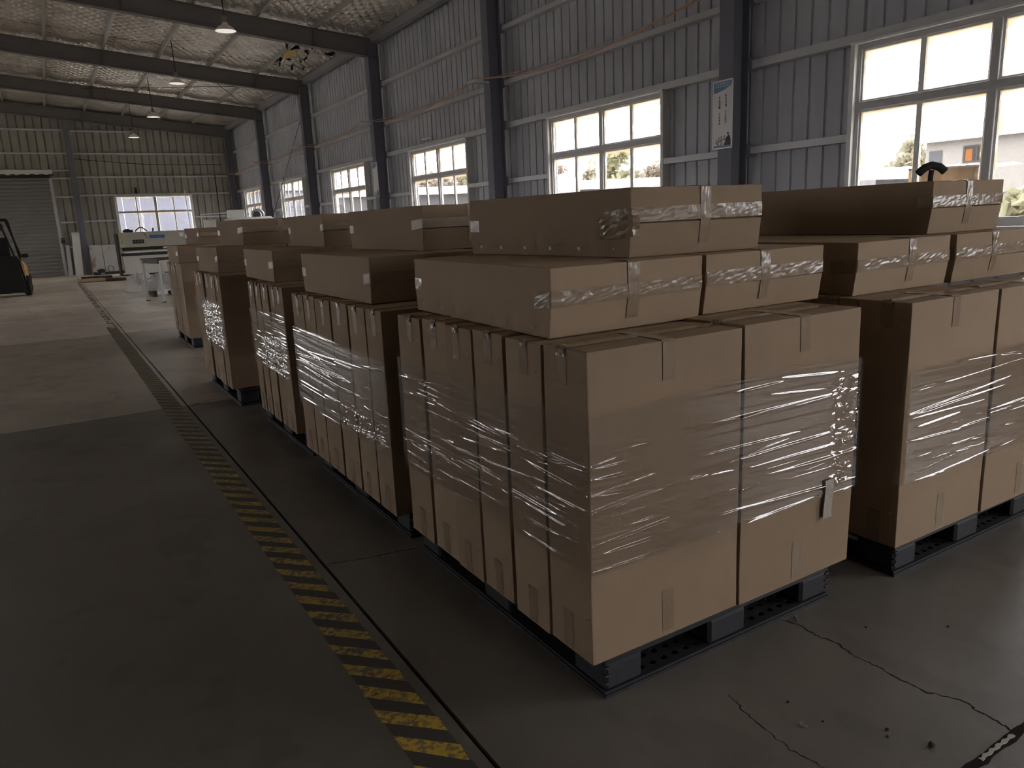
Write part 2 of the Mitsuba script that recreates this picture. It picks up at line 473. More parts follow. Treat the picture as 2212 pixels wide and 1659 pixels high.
wall_r = thing('wall_right', 'grey ribbed steel sheet wall with horizontal girts above the stacked cartons', kind='structure')
ZT = 6.75
edges = sorted({YB, YF, ADDED_OPENING[0], ADDED_OPENING[1]} | {e for w in WINS for e in w})
for a, b in zip(edges[:-1], edges[1:]):
    n = max(1, round((b - a) / 0.96))
    for i in range(n):
        t0, t1 = a + (b - a) * i / n, a + (b - a) * (i + 1) / n
        if a == ADDED_OPENING[0]:
            part(wall_r, 'panel', ribbed(t0, t1, ADDED_OPENING[3], ZT, right_fn), 'sheet_steel')
            part(wall_r, 'panel', ribbed(t0, t1, 0, ADDED_OPENING[2], right_fn), 'sheet_steel')
        elif any(abs(w[0] - a) < 1e-6 for w in WINS):
            part(wall_r, 'panel', ribbed(t0, t1, 0, WZ0, right_fn), 'sheet_steel')
            part(wall_r, 'panel', ribbed(t0, t1, WZ1, ZT, right_fn), 'sheet_steel')
        else:
            part(wall_r, 'panel', ribbed(t0, t1, 0, ZT, right_fn), 'sheet_steel')
part(wall_r, 'outer_skin', cat([bx(XW + 0.03, XW + 0.05, a, b, z0, z1) for a, b in zip(edges[:-1], edges[1:])
                              for z0, z1 in ([(0, ADDED_OPENING[2]), (ADDED_OPENING[3], ZT)] if a == ADDED_OPENING[0] else [(0, WZ0), (WZ1, ZT)] if any(abs(w[0] - a) < 1e-6 for w in WINS) else [(0, ZT)])]), 'sheet_steel')


def cee(y0, y1, zc, h=0.10, x0=XG, x1=XW - 0.005, t=0.004):
    return cat([bx(x0, x0 + t, y0, y1, zc - h / 2, zc + h / 2), bx(x0, x1, y0, y1, zc + h / 2 - t, zc + h / 2), bx(x0, x1, y0, y1, zc - h / 2, zc - h / 2 + t)])


for z in (1.25, 2.41, 3.50, 4.31, 5.33):
    for i in range(len(COLY) - 1):
        y0, y1 = COLY[i] - 0.05, COLY[i + 1] - 0.13
        cuts = [(y0, y1)]
        if z < 3.6:
            for w in ([w for w in WINS if z == 2.41] + [ADDED_OPENING[:2]]):
                nxt = []
                for a, b in cuts:
                    if w[1] + .06 <= a or w[0] - .06 >= b:
                        nxt.append((a, b))
                    else:
                        if a < w[0] - .06:
                            nxt.append((a, w[0] - .06))
                        if w[1] + .06 < b:
                            nxt.append((w[1] + .06, b))
                cuts = nxt
        for a, b in cuts:
            if b - a > 0.1:
                part(wall_r, 'girt', cee(a, b, z, 0.085 if z != 3.50 else 0.10), 'girt_steel')
part(wall_r, 'eave_strut', cat([bx(8.12, 8.30, YB, YF, 6.36, 6.375), bx(8.12, 8.13, YB, YF, 6.36, 6.56), bx(8.12, 8.30, YB, YF, 6.55, 6.56)]), 'strut_steel')


# ---- windows of the right wall
def pane_sheet(y0, y1, z0, z1, fn, arch=0.06, n=14):
    u, v = np.linspace(0, 1, n), np.linspace(0, 1, n)
    U, V = np.meshgrid(u, v, indexing='ij')
    P = fn(y0 + (y1 - y0) * U, z0 + (z1 - z0) * V)
    d = np.minimum(U * (y1 - y0), (1 - U) * (y1 - y0))
    top = (1 - V) * (z1 - z0)
    # rounded corners of dirt: uv.x = distance to the sides, uv.y = distance to the head measured round the corner
    r = arch
    cx, cz = np.maximum(r - d, 0), np.maximum(r - top, 0)
    rr = r - np.sqrt(cx ** 2 + cz ** 2)
    return sheet(P), np.stack([d.ravel(), np.where((cx > 0) & (cz > 0), rr, np.minimum(top, 1.0)).ravel()], 1)


def make_window(idx, y0, y1, label):
    w = thing(f'window_{idx}', label, kind='structure')
    xf0, xf1 = 8.345, 8.43
    part(w, 'frame', cat([bx(xf0, xf1, y0, y0 + .05, WZ0, WZ1), bx(xf0, xf1, y1 - .05, y1, WZ0, WZ1), bx(xf0, xf1, y0, y1, WZ1 - .06, WZ1), bx(xf0, xf1, y0, y1, WZ0, WZ0 + .07)]), 'window_alu')
    part(w, 'jamb_trim', bx(8.29, 8.45, y1, y1 + .06, WZ0 - .04, WZ1 + .02, .004), 'jamb_white')
    part(w, 'jamb_trim', bx(8.29, 8.45, y0 - .06, y0, WZ0 - .04, WZ1 + .02, .004), 'jamb_white')
    part(w, 'head_trim', bx(8.28, 8.345, y0 - .06, y1 + .06, WZ1 - .004, WZ1 + .02), 'jamb_white')
    part(w, 'sill', bx(8.22, 8.46, y0 - .06, y1 + .06, WZ0 - .05, WZ0, .006), 'jamb_white')
    zt, yc = 2.755, (y0 + y1) / 2
    part(w, 'transom', bx(xf0 - .01, xf1, y0 + .05, y1 - .05, zt - .045, zt + .045, .005), 'window_alu')
    part(w, 'mullion', bx(xf0 - .008, xf1, yc - .045, yc + .045, WZ0 + .07, WZ1 - .06, .005), 'window_alu')
    for h in (0, 1):
        a, b = (y0 + .05, yc - .045) if h == 0 else (yc + .045, y1 - .05)
        for lv in (0, 1):
            za, zb = (WZ0 + .07, zt - .045) if lv == 0 else (zt + .045, WZ1 - .06)
            m = (a + b) / 2
            ss = .022
            part(w, 'sash_frame', cat([bx(8.37, 8.41, a, a + ss, za, zb), bx(8.37, 8.41, b - ss, b, za, zb), bx(8.37, 8.41, a, b, za, za + ss), bx(8.37, 8.41, a, b, zb - ss, zb), bx(8.37, 8.41, m - .03, m + .03, za, zb)]), 'jamb_white')
            for p0, p1 in ((a + ss, m - .03), (m + .03, b - ss)):
                s, uv = pane_sheet(p0, p1, za + ss, zb - ss, lambda Y, Z: np.stack([np.full_like(Y, 8.39), Y, Z], -1), 0.10 if lv else 0.03)
                part(w, 'pane', s, 'pane_glass', smooth=True, uv=uv)
    return w


wl = ['steel framed window behind the viewpoint', 'large near window with a white house in view', 'eight pane window with trees in view beside the poster column',
      'third window along the wall with a grey shed in view', 'fourth window along the wall, panes with rounded dirty corners', 'fifth window along the wall with thin sticks before it', 'sixth and last window of the long wall, beside the corner']
for i, (a, b) in enumerate(WINS):
    make_window(i + 1, a, b, wl[i])


# ---- columns and rafters
def h_column(yc, label):
    c = thing('steel_column', label, 'column', group=None, kind='structure')
    zt = zr(XC) + 0.3
    part(c, 'inner_flange', bx(XC, XC + .012, yc - .12, yc + .12, 0, zt), 'frame_steel')
    part(c, 'outer_flange', bx(XG - .012, XG, yc - .12, yc + .12, 0, zt), 'frame_steel')
    part(c, 'web', bx(XC + .012, XG - .012, yc - .005, yc + .005, 0, zt), 'frame_steel')
    part(c, 'base_plate', bx(XC - .04, XG + .04, yc - .15, yc + .15, 0, .02), 'frame_steel')
    for z in (2.41, 3.5, 4.31, 5.33):
        part(c, 'girt_cleat', bx(XG - .005, XG + .006, yc - .18, yc + .18, z - .09, z + .09), 'frame_steel')
    return c


def rafter(yc, side, label):
    r = thing('roof_beam', label, 'beam', kind='structure')
    xs = np.array([XC + .3, XC - 1.2, RIDGE]) if side > 0 else np.array([2 * RIDGE - XC - .3, 2 * RIDGE - XC + 1.2, RIDGE])
    dep = np.array([.47, .45, .45])
    zb = np.array([zr(x) for x in xs])

    def strip(o0, o1, y0, y1):
        ms = []
        for i in range(len(xs) - 1):
            P = [(xs[k], yy, zb[k] + o(k)) for k in (i, i + 1) for yy in (y0, y1) for o in (o0, o1)]
            ms.append(hull(P))
        return cat(ms)
    part(r, 'web', strip(lambda k: .01, lambda k: dep[k] - .01, yc - .004, yc + .004), 'rafter_steel')
    part(r, 'bottom_flange', strip(lambda k: 0, lambda k: .012, yc - .10, yc + .10), 'rafter_steel')
    part(r, 'top_flange', strip(lambda k: dep[k] - .012, lambda k: dep[k], yc - .10, yc + .10), 'rafter_steel')
    if side > 0:
        for x in (6.60, 2.25):
            z = zr(x)
            part(r, 'stiffener', cat([bx(x - .005, x + .005, yc - .09, yc - .004, z + .012, z + .44), bx(x - .005, x + .005, yc + .004, yc + .09, z + .012, z + .44)]), 'rafter_steel')
    return r


cl = ['steel column at the back of the hall', 'steel column behind the viewpoint', 'steel column beside the near window', 'grey steel column carrying the blue and white poster', 'steel column between the second and third windows', 'steel column between the third and fourth windows',
      'steel column between the fourth and fifth windows', 'steel column between the fifth and sixth windows', 'steel corner column where the two walls meet']
for y, l in zip(COLY, cl):
    h_column(y, l)
for i, y in enumerate(COLY):
    rafter(y, 1, f'{["rearmost", "rear", "unseen", "overhead", "overhead front", "nearest visible", "second visible", "third visible", "last"][i]} sloping steel roof beam under the foil ceiling')
    rafter(y, -1, f'{["rearmost", "rear", "unseen", "overhead", "overhead front", "nearest visible", "second visible", "third visible", "last"][i]} roof beam of the opposite roof slope')
for yc in COLY:
    c = thing('steel_column', f'steel column of the opposite wall at bay {COLY.index(yc) + 1}', 'column', kind='structure')
    part(c, 'post', bx(2 * RIDGE - XG, 2 * RIDGE - XC, yc - .12, yc + .12, 0, zr(XC) + .2), 'frame_steel')

# ---- ceiling: foil faced insulation over purlins
ceil = thing('ceiling', 'silver foil insulation ceiling quilted by netting over steel purlins', kind='structure')
PX = [0.80 + 1.465 * k for k in range(-3, 5)]


def foil_z(x, y):
    base = zr(x) + 0.45 + 0.155
    return base


def foil_patch(x0, x1, y0, y1, dx, dy, quilt=True):
    X, Y = np.meshgrid(np.arange(x0, x1 + dx * .5, dx), np.arange(y0, y1 + dy * .5, dy), indexing='ij')
    zz = 6.02 + 0.0976 * (7.9 - np.where(X > RIDGE, X, 2 * RIDGE - X)) + 0.45 + 0.165
    if quilt:
        u = (X + Y * 0.62) / 0.26
        v = (X - Y * 0.62) / 0.26
        q = np.abs(np.sin(np.pi * u)) * np.abs(np.sin(np.pi * v))
        pil = 0.06 * q ** .4
        t = ((X - 0.80) / 1.465) % 1.0
        sag = 0.035 * np.sin(np.pi * t) ** 2
        ty = ((Y - 1.15) / 6.3) % 1.0
        wav = 0.05 * (meshkit.fbm(np.stack([X * .9, Y * .55, X * 0], -1), 3, 5) - .5)
        dent = -0.06 * np.exp(-((ty - 0.08) / 0.03) ** 2) + 0.03 * np.exp(-((ty - 0.04) / 0.03) ** 2)
        zz = zz - pil - sag + wav * np.sin(np.pi * t) + dent * 0.5
    return sheet(np.stack([X, Y, zz], -1))


for k in range(4, 8):
    y0, y1 = COLY[k], COLY[k + 1]
    part(ceil, 'foil_blanket', foil_patch(RIDGE, 8.4, y0, y1, .035, .05), 'foil', smooth=True)
part(ceil, 'foil_blanket', foil_patch(RIDGE, 8.4, COLY[8], YF, .05, .05), 'foil', smooth=True)
part(ceil, 'foil_blanket', foil_patch(RIDGE, 8.4, YB, COLY[4], .3, .3), 'foil', smooth=True)
part(ceil, 'foil_blanket', foil_patch(XL - .05, RIDGE, YB, YF, .4, .5), 'foil', smooth=True)
part(ceil, 'roof_sheet', cat([hull([(RIDGE, YB - .1, zr(RIDGE) + .78), (8.6, YB - .1, zr(8.6) + .78), (RIDGE, YF + .1, zr(RIDGE) + .78), (8.6, YF + .1, zr(8.6) + .78), (RIDGE, YB - .1, zr(RIDGE) + .8), (8.6, YF + .1, zr(8.6) + .8)]),
                             hull([(RIDGE, YB - .1, zr(RIDGE) + .78), (XL - .2, YB - .1, zr(XL - .2) + .78), (RIDGE, YF + .1, zr(RIDGE) + .78), (XL - .2, YF + .1, zr(XL - .2) + .78), (RIDGE, YB - .1, zr(RIDGE) + .8), (XL - .2, YF + .1, zr(XL - .2) + .8)])]), 'sheet_steel')
for x in PX + [2 * RIDGE - x for x in PX] + [-9.5, -12.4, -14.5]:
    z = zr(x) + .455
    s = 0.06
    part(ceil, 'purlin', cat([bx(x - .003, x + .003, YB, YF, z, z + .15), bx(x, x + s, YB, YF, z, z + .004), bx(x - s, x, YB, YF, z + .146, z + .15), bx(x + s - .004, x + s, YB, YF, z, z + .02)]), 'purlin_steel')
net = []
for sgn in (1, -1):
    for kk in range(-60, 120):
        # netting cord along x + sgn*0.62*y = 0.26*kk, clipped to the bays in view
        y0_, y1_ = 13.9, 32.5
        xa, xb = .26 * kk - sgn * .62 * y0_, .26 * kk - sgn * .62 * y1_
        t0_, t1_ = sorted(((1.0 - xa) / (xb - xa), (8.1 - xa) / (xb - xa)))
        t0_, t1_ = max(t0_, 0), min(t1_, 1)
        if t1_ - t0_ > .03:
            P_ = [(xa + (xb - xa) * t, y0_ + (y1_ - y0_) * t, zr(xa + (xb - xa) * t) + .45 + .150) for t in (t0_, t1_)]
            net.append(tube(P_, .007, 4))
part(ceil, 'netting', cat(net), 'net_cord', kind='stuff')
# bracing rods and net wires under the foil
for k in (4, 5, 6):
    y0 = COLY[k]
    for f in (0.12, 0.33, 0.78):
        y = y0 + 6.3 * f
        pts = [(x, y + .02 * math.sin(x * 3), zr(x) + .45 + .10) for x in np.linspace(RIDGE, 8.1, 24)]
        part(ceil, 'net_wire', tube(pts, .006, 5), 'dark_wire')
part(ceil, 'brace_rod', tube([(5.0, 26.5, zr(5) + .32), (7.9, 32.5, zr(7.9) + .32)], .009, 6), 'dark_wire')
part(ceil, 'brace_rod', tube([(7.9, 26.5, zr(7.9) + .32), (2.0, 32.5, zr(2) + .32)], .009, 6), 'dark_wire')
# torn insulation close to the eave


def blob(c, r, seed, sub=3, amp=.35):
    m = trimesh.creation.icosphere(sub, 1.0)
    d = 1 + amp * (meshkit.fbm(m.vertices * 1.8 + seed * 7.3, 4, seed) - .5) * 2
    m.vertices = m.vertices * d[:, None] * np.array(r) + np.array(c)
    return m


part(ceil, 'torn_wool', blob((6.85, 23.0, zr(6.85) + .50), (.16, .62, .10), 3, 3, .7), 'wool', smooth=True, label='yellow insulation wool hanging from the torn foil')


def flap(x, y, w, h, sd):
    """A torn rag of foil: a crinkled sheet with a ragged outline that hangs from one side."""
    n = 12
    u, v = np.meshgrid(np.linspace(-1, 1, n), np.linspace(0, 1, n), indexing='ij')
    f = meshkit.fbm(np.stack([u * 2 + sd, v * 2, u * 0], -1), 4, sd)
    g = meshkit.fbm(np.stack([u * 3 + sd * 2, v * 3, u * 0 + 5], -1), 3, sd + 2)
    a = sd * 1.3
    X = x + w * (u * (1 - .6 * v * f * 1.4) * math.cos(a) - v * g * .8 * math.sin(a))
    Y = y + 1.6 * w * (u * (1 - .5 * v * f) * math.sin(a) + v * g * math.cos(a))
    Z = zr(x) + .60 - h * v ** .8 * (.4 + 1.2 * f) + .05 * (g - .5)
    return sheet(np.stack([X, Y, Z], -1))


for i in range(30):
    x, y = 6.75 + 1.15 * rng.random(), 21.6 + rng.random() * 3.2
    part(ceil, 'foil_rag', flap(x, y, .07 + .13 * rng.random(), .05 + .14 * rng.random(), i + 1), ('rag', 'foil', 'rag', 'foil_dull')[i % 4])

# ---- far wall
wall_f = thing('wall_far', 'olive grey ribbed gable wall at the far end of the hall', kind='structure')
FW = (2.97, 6.24, 1.36, 3.42)
FD = (-3.6, 0.60, 0.0, 4.30)


def far_fn(t, d, z):
    return (t, YF + d, z)


def gable(t):
    return zr(t) + .62


FO = (-12.6, -7.6, 4.2)               # unseen open doorway left of the picture, put in for the film glints
for t0, t1, z0, z1 in [(XL, FO[0], 0, None), (FO[0], FO[1], FO[2], None), (FO[1], FD[0], 0, None), (FD[0], FD[1], FD[3], None), (FD[1], FW[0], 0, None), (FW[0], FW[1], 0, FW[2]), (FW[0], FW[1], FW[3], None), (FW[1], XW + .05, 0, None)]:
    n = max(1, round((t1 - t0) / 0.96))
    for i in range(n):
        a, b = t0 + (t1 - t0) * i / n, t0 + (t1 - t0) * (i + 1) / n
        part(wall_f, 'panel', ribbed(a, b, z0, z1 or 0, far_fn, None if z1 else gable, pitch=0.31, hw=0.022, dp=0.06), 'sheet_steel_olive')
part(wall_f, 'outer_skin', cat([bx(a, b, YF + .065, YF + .085, z0, z1) for a, b, z0, z1 in [(XL, FO[0], 0, 7.8), (FO[0], FO[1], FO[2], 7.8), (FO[1], FD[0], 0, 7.8), (FD[0], FD[1], FD[3], 7.8), (FD[1], FW[0], 0, 7.8), (FW[0], FW[1], 0, FW[2]), (FW[0], FW[1], FW[3], 7.8), (FW[1], XW + .1, 0, 7.8)]]), 'sheet_steel_olive')


def ceey(x0, x1, zc, h=.07):
    y0, y1 = YF - .14, YF - .004
    return cat([bx(x0, x1, y0, y0 + .004, zc - h / 2, zc + h / 2), bx(x0, x1, y0, y1, zc + h / 2 - .004, zc + h / 2), bx(x0, x1, y0, y1, zc - h / 2, zc - h / 2 + .004)])


for a, b, z in [(-7, 1.36, 6.25), (1.6, 4.2, 6.22), (-7, 1.36, 5.27), (1.6, 8.0, 5.27), (0.65, 1.36, 4.55), (0.65, 1.36, 4.22), (1.6, 8.0, 4.26), (.7, 1.36, 3.43), (1.6, 8.0, 3.47), (.7, 1.36, 2.33), (1.6, 2.9, 2.35), (6.3, 8.0, 2.38), (.75, 1.36, 1.25), (1.6, 8.0, 1.2)]:
    part(wall_f, 'girt', ceey(a, b, z), 'girt_steel')
wc = thing('wind_column', 'slender steel column standing against the far wall', 'column', kind='structure')
part(wc, 'front_flange', bx(1.38, 1.58, YF - .36, YF - .35, 0, zr(1.5) + .1), 'frame_steel')
part(wc, 'web', bx(1.475, 1.485, YF - .35, YF - .16, 0, zr(1.5) + .1), 'frame_steel')
part(wc, 'back_flange', bx(1.38, 1.58, YF - .16, YF - .15, 0, zr(1.5) + .1), 'frame_steel')
# far window
fw = thing('window_9', 'wide far window with a rusty edge and blue grey wall outside', kind='structure')
x0, x1, z0, z1 = FW
part(fw, 'frame', cat([bx(x0 - .03, x0 + .07, YF - .15, YF, z0, z1), bx(x1 - .07, x1 + .03, YF - .15, YF, z0, z1), bx(x0, x1, YF - .1, YF, z1 - .05, z1), bx(x0, x1, YF - .1, YF, z0, z0 + .07)]), 'jamb_white')
part(fw, 'transom', bx(x0 + .07, x1 - .07, YF - .10, YF - .02, 2.66, 2.74), 'window_alu')
part(fw, 'mullion', bx(4.58, 4.69, YF - .11, YF - .02, z0 + .07, z1 - .07), 'window_alu')
for m in (3.84, 5.42):
    part(fw, 'glazing_bar', bx(m - .02, m + .02, YF - .09, YF - .03, z0 + .07, z1 - .07), 'window_alu')
for a, b in ((x0 + .07, 3.81), (3.87, 4.58), (4.69, 5.39), (5.45, x1 - .07)):
    for za, zb in ((z0 + .07, 2.66), (2.74, z1 - .07)):
        s, uv = pane_sheet(a, b, za, zb, lambda Y, Z: np.stack([Y, np.full_like(Y, YF - .055), Z], -1), 0.03)
        part(fw, 'pane', s, 'pane_glass', smooth=True, uv=uv)
# roller door
rd = thing('door_1', 'closed grey roller shutter with horizontal slats beside the forklift', kind='structure')
sl = 0.16
z = 0.0
while z < FD[3] - .02:
    n = 7
    P = []
    for q in np.linspace(0, 1, n):
        dz, dy = q * sl, -.05 * math.sin(math.pi * q) ** .7
        P.append([(FD[0], YF - .06 + dy, z + dz), (FD[1] - .05, YF - .06 + dy, z + dz)])
    part(rd, 'slat', sheet(np.array(P)), 'door_steel')
    z += sl
part(rd, 'guide_rail', bx(FD[1] - .07, FD[1] + .05, YF - .16, YF - .02, 0, 4.25, .005), 'girt_steel')
part(rd, 'roller_hood', bx(FD[0], FD[1] + .1, YF - .42, YF - .02, FD[3] + .08, FD[3] + .28, .02), 'jamb_white')
for x in np.arange(FD[0] + .3, FD[1], .35):
    part(rd, 'hood_clip', bx(x, x + .18, YF - .43, YF - .35, FD[3] + .02, FD[3] + .09), 'dark_iron')
part(rd, 'roller_tube', tube([(FD[0], YF - .2, FD[3]), (FD[1], YF - .2, FD[3])], .07, 12), 'dark_iron', smooth=40)

# ---- walls outside the picture
wall_l = thing('wall_left', 'opposite ribbed steel wall across the hall', kind='structure')
LW = [(4.0, 10.3)] + [w for w in WINS if w[0] > 20]  # first span is an unseen opening added to light the cartons' left faces
ed = sorted({YB, YF} | {e for w in LW for e in w})
part(wall_l, 'panel', cat([bx(XL - .05, XL, a, b, q0, q1) for a, b in zip(ed[:-1], ed[1:]) for q0, q1 in ([(0, 2.0), (4.4, 6.9)] if a == 4.0 else [(0, WZ0), (WZ1, 6.9)] if any(abs(w[0] - a) < 1e-6 for w in LW) else [(0, 6.9)])]), 'sheet_steel')
wall_b = thing('wall_back', 'ribbed steel gable wall behind the viewpoint', kind='structure')
BD = (2.6, 6.8, 0.0, 4.2)
part(wall_b, 'panel', cat([bx(XL, BD[0], YB - .05, YB, 0, 7.8), bx(BD[0], BD[1], YB - .05, YB, BD[3], 7.8), bx(BD[1], XW + .05, YB - .05, YB, 0, 7.8)]), 'sheet_steel')

# ================================================================ CARTONS
def carton_map(c, z0, z1, bulge, seam, seed, dents):
    """The shape of one carton: a function from points q on the unit cube's surface to space (slightly swollen panels,
    wavy edges, flap seams), over the footprint c (FL, FR, BR, BL). seam: 'flat' = horizontal flap seam on both ends,
    'top' = seam along x on top and bottom."""
    c = np.array(c, float)
    lx = (np.linalg.norm(c[1] - c[0]) + np.linalg.norm(c[2] - c[3])) / 2
    ly = (np.linalg.norm(c[3] - c[0]) + np.linalg.norm(c[2] - c[1])) / 2
    lz = z1 - z0
    L = np.array([lx, ly, lz])

    def fn(q, groove=True):
        p = q * L
        d = np.minimum(p, L - p)
        near = d < 1e-6
        two = near.sum(1) >= 2
        p = p + np.where(p < L / 2, 1.0, -1.0) * near * two[:, None] * .0016
        w = np.sin(np.pi * np.clip(q, 0, 1))
        for ax in range(3):
            o = [k for k in range(3) if k != ax]
            ww = (w[:, o[0]] * w[:, o[1]]) ** 0.7
            amp = bulge * ww * (0.7 + 1.6 * (meshkit.fbm(p * 2.2 + seed * 3.7 + ax * 11, 2, 1) - .5))
            if ax == 2:
                amp = amp * .15
            elif ax == 1 and seam == 'top':
                amp = amp * .35
            m0, m1 = q[:, ax] < 1e-6, q[:, ax] > 1 - 1e-6
            p[m0, ax] -= amp[m0]
            p[m1, ax] += amp[m1]
        z_ = q[:, 0] * 0
        p[:, 0] += .007 * (meshkit.fbm(np.stack([z_, q[:, 1] * ly * 1.5, q[:, 2] * lz * 2.6], 1) + seed * 5.1, 2, 2) - .5)
        p[:, 1] += .006 * (meshkit.fbm(np.stack([q[:, 0] * lx * 1.5, z_, q[:, 2] * lz * 2.6], 1) + seed * 2.3, 2, 4) - .5)
        if seam == 'flat':
            for side in (0, 1):
                s_ = 1 if side == 0 else -1
                if groove:
                    m = (np.abs(q[:, 1] - side) < 1e-6) & (np.abs(q[:, 2] - .5) < .002 / lz)
                    p[m, 1] += .014 * s_
                k = np.abs(q[:, 1] - side) < .02
                # the lower flap leans in a little towards the bottom
                p[k, 1] += (.016 * np.clip(.5 - q[k, 2], 0, .5) * 2 - .004) * s_
        if seam == 'top' and groove:
            for side in (0, 1):
                m = (np.abs(q[:, 2] - side) < 1e-6) & (np.abs(q[:, 1] - .5) < .002 / ly)
                p[m, 2] += .005 * (1 if side == 0 else -1)
        if dents:
            nd = int(ly / .16)
            for i in range(nd):
                cyy = (i + .5) * ly / nd + .02 * math.sin(seed + i * 2.3)
                g = np.exp(-((p[:, 1] - cyy) / .03) ** 2 - ((p[:, 2] - .035) / .025) ** 2)
                m = q[:, 0] < 1e-6
                p[m, 0] += .010 * g[m]
        u, v = p[:, 0] / lx, p[:, 1] / ly
        xy = ((1 - u) * (1 - v))[:, None] * c[0] + (u * (1 - v))[:, None] * c[1] + (u * v)[:, None] * c[2] + ((1 - u) * v)[:, None] * c[3]
        return np.c_[xy, z0 + p[:, 2]]
    return fn, L


def carton_mesh(fn, L, seam, dents, res=0.06):
    def axis(l, extra=()):
        e = 0.006 / l
        return np.unique(np.round(np.concatenate([[0, e, 1 - e, 1], np.linspace(e, 1 - e, max(2, int(l / res) + 1)), list(extra)]), 5))
    s, sy_ = .004 / L[2], .004 / L[1]
    U = axis(L[0])
    V = axis(L[1], (0.5 - sy_, 0.5, 0.5 + sy_) if seam == 'top' else ())
    W = axis(L[2], (0.5 - s, 0.5, 0.5 + s) if seam == 'flat' else ())
    if dents:
        W = np.unique(np.concatenate([W, [.05, .09, .13, .17, .21]]))
        V = np.unique(np.concatenate([V, np.linspace(.02, .98, int(L[1] / .02))]))
    vs, fs, at = [], [], 0
    for ax, side in ((0, 0), (0, 1), (1, 0), (1, 1), (2, 0), (2, 1)):
        o = [k for k in range(3) if k != ax]
        A, B = (U, V, W)[o[0]], (U, V, W)[o[1]]
        a, b = np.meshgrid(A, B, indexing='ij')
        q = np.zeros(a.shape + (3,))
        q[..., o[0]], q[..., o[1]], q[..., ax] = a, b, side
        f = grid(len(A), len(B))
        if (ax == 1) == (side == 1):
            f = f[:, ::-1]
        vs.append(q.reshape(-1, 3)); fs.append(f + at); at += len(vs[-1])
    return trimesh.Trimesh(fn(np.vstack(vs)), np.vstack(fs), process=False)


FACE = {'L': (0, 0), 'R': (0, 1), 'F': (1, 0), 'B': (1, 1), 'D': (2, 0), 'T': (2, 1)}


def tape_on(fn, L, runs, across, w=0.055, off=.0012, rough=0.0):
    """Packing tape stuck on a carton: runs = [(face, (u, v, w) start, end)], each from face to face round the edges; across = the axis the tape is wide along."""
    P, Nn = [], []
    for face, a, b in runs:
        ax, side = FACE[face]
        n = np.zeros(3); n[ax] = 1 if side else -1
        a, b = np.array(a, float), np.array(b, float)
        k = max(2, int(np.linalg.norm((b - a) * L) / .022))
        for i in range(k + 1):
            P.append(a + (b - a) * i / k); Nn.append(n)
    P, Nn = np.array(P), np.array(Nn)
    rows = []
    for t in np.linspace(-.5, .5, 7):
        q = P.copy()
        q[:, across] = np.clip(q[:, across] + t * w / L[across], 0.001, .999)
        e = off + rough * rng.random(len(q)) + rng.random(len(q)) * .0006
        rows.append(fn(q, False) + Nn * e[:, None])
    return sheet(np.array(rows))


_cn = [0]
STD_UP = 'upright cartons on the pallets'
STD_FLAT = 'cartons laid flat on top of the stacks'


def flat_carton(c, z0, z1, label, dents=False, side_tape=True, crumple=False):
    tape = 'tape' if c[0][1] < 3 else 'tape_dull'
    _cn[0] += 1
    sd = _cn[0]
    k = thing('carton', label, 'box', STD_FLAT)
    fn, L = carton_map(c, z0, z1, .006, 'flat', sd, dents)
    part(k, 'body', carton_mesh(fn, L, 'flat', dents), KR[sd % 3], smooth=35)
    zm = .59 + .03 * math.sin(sd * 2.1)
    wl_, wr_ = .11 + .04 * math.sin(sd), .09
    runs = [('L', (0, wl_ / L[1], zm - .04), (0, .003, zm)), ('F', (.003, 0, zm), (.997, 0, zm + .02)), ('R', (1, .003, zm + .02), (1, wr_ / L[1], zm))]
    part(k, 'tape', tape_on(fn, L, runs, 2, rough=.0012), tape, label='clear packing tape')
    xm = .52 + .05 * math.sin(sd * 1.7)
    part(k, 'tape', tape_on(fn, L, [('F', (xm, 0, .16), (xm, 0, .985)), ('T', (xm, .004, 1), (xm, .10 / L[1], 1))], 0, off=.0022, rough=.0014), tape)
    if side_tape:
        part(k, 'tape', tape_on(fn, L, [('L', (0, .995, .52), (0, 1 - .09 / L[1], .52))], 2), tape)
    if crumple:
        part(k, 'tape', tape_on(fn, L, [('L', (0, .17 / L[1], .42), (0, .004, .45)), ('F', (.003, 0, .46), (.05, 0, .46))], 2, w=.08, off=.004, rough=.011), 'tape', label='crumpled shiny tape end')
    if dents:
        for i in range(6):
            q = fn(np.array([[0, (i + .5) / 6 + .01, .13]]))[0] + (-.001, 0, 0)
            part(k, 'staple', cat([tube([q + (0, -.007, -.006), q + (0, .001, .008)], .0012, 5), tube([q + (0, .003, -.008), q + (0, .010, .006)], .0012, 5)]), 'bright_steel')
    return k


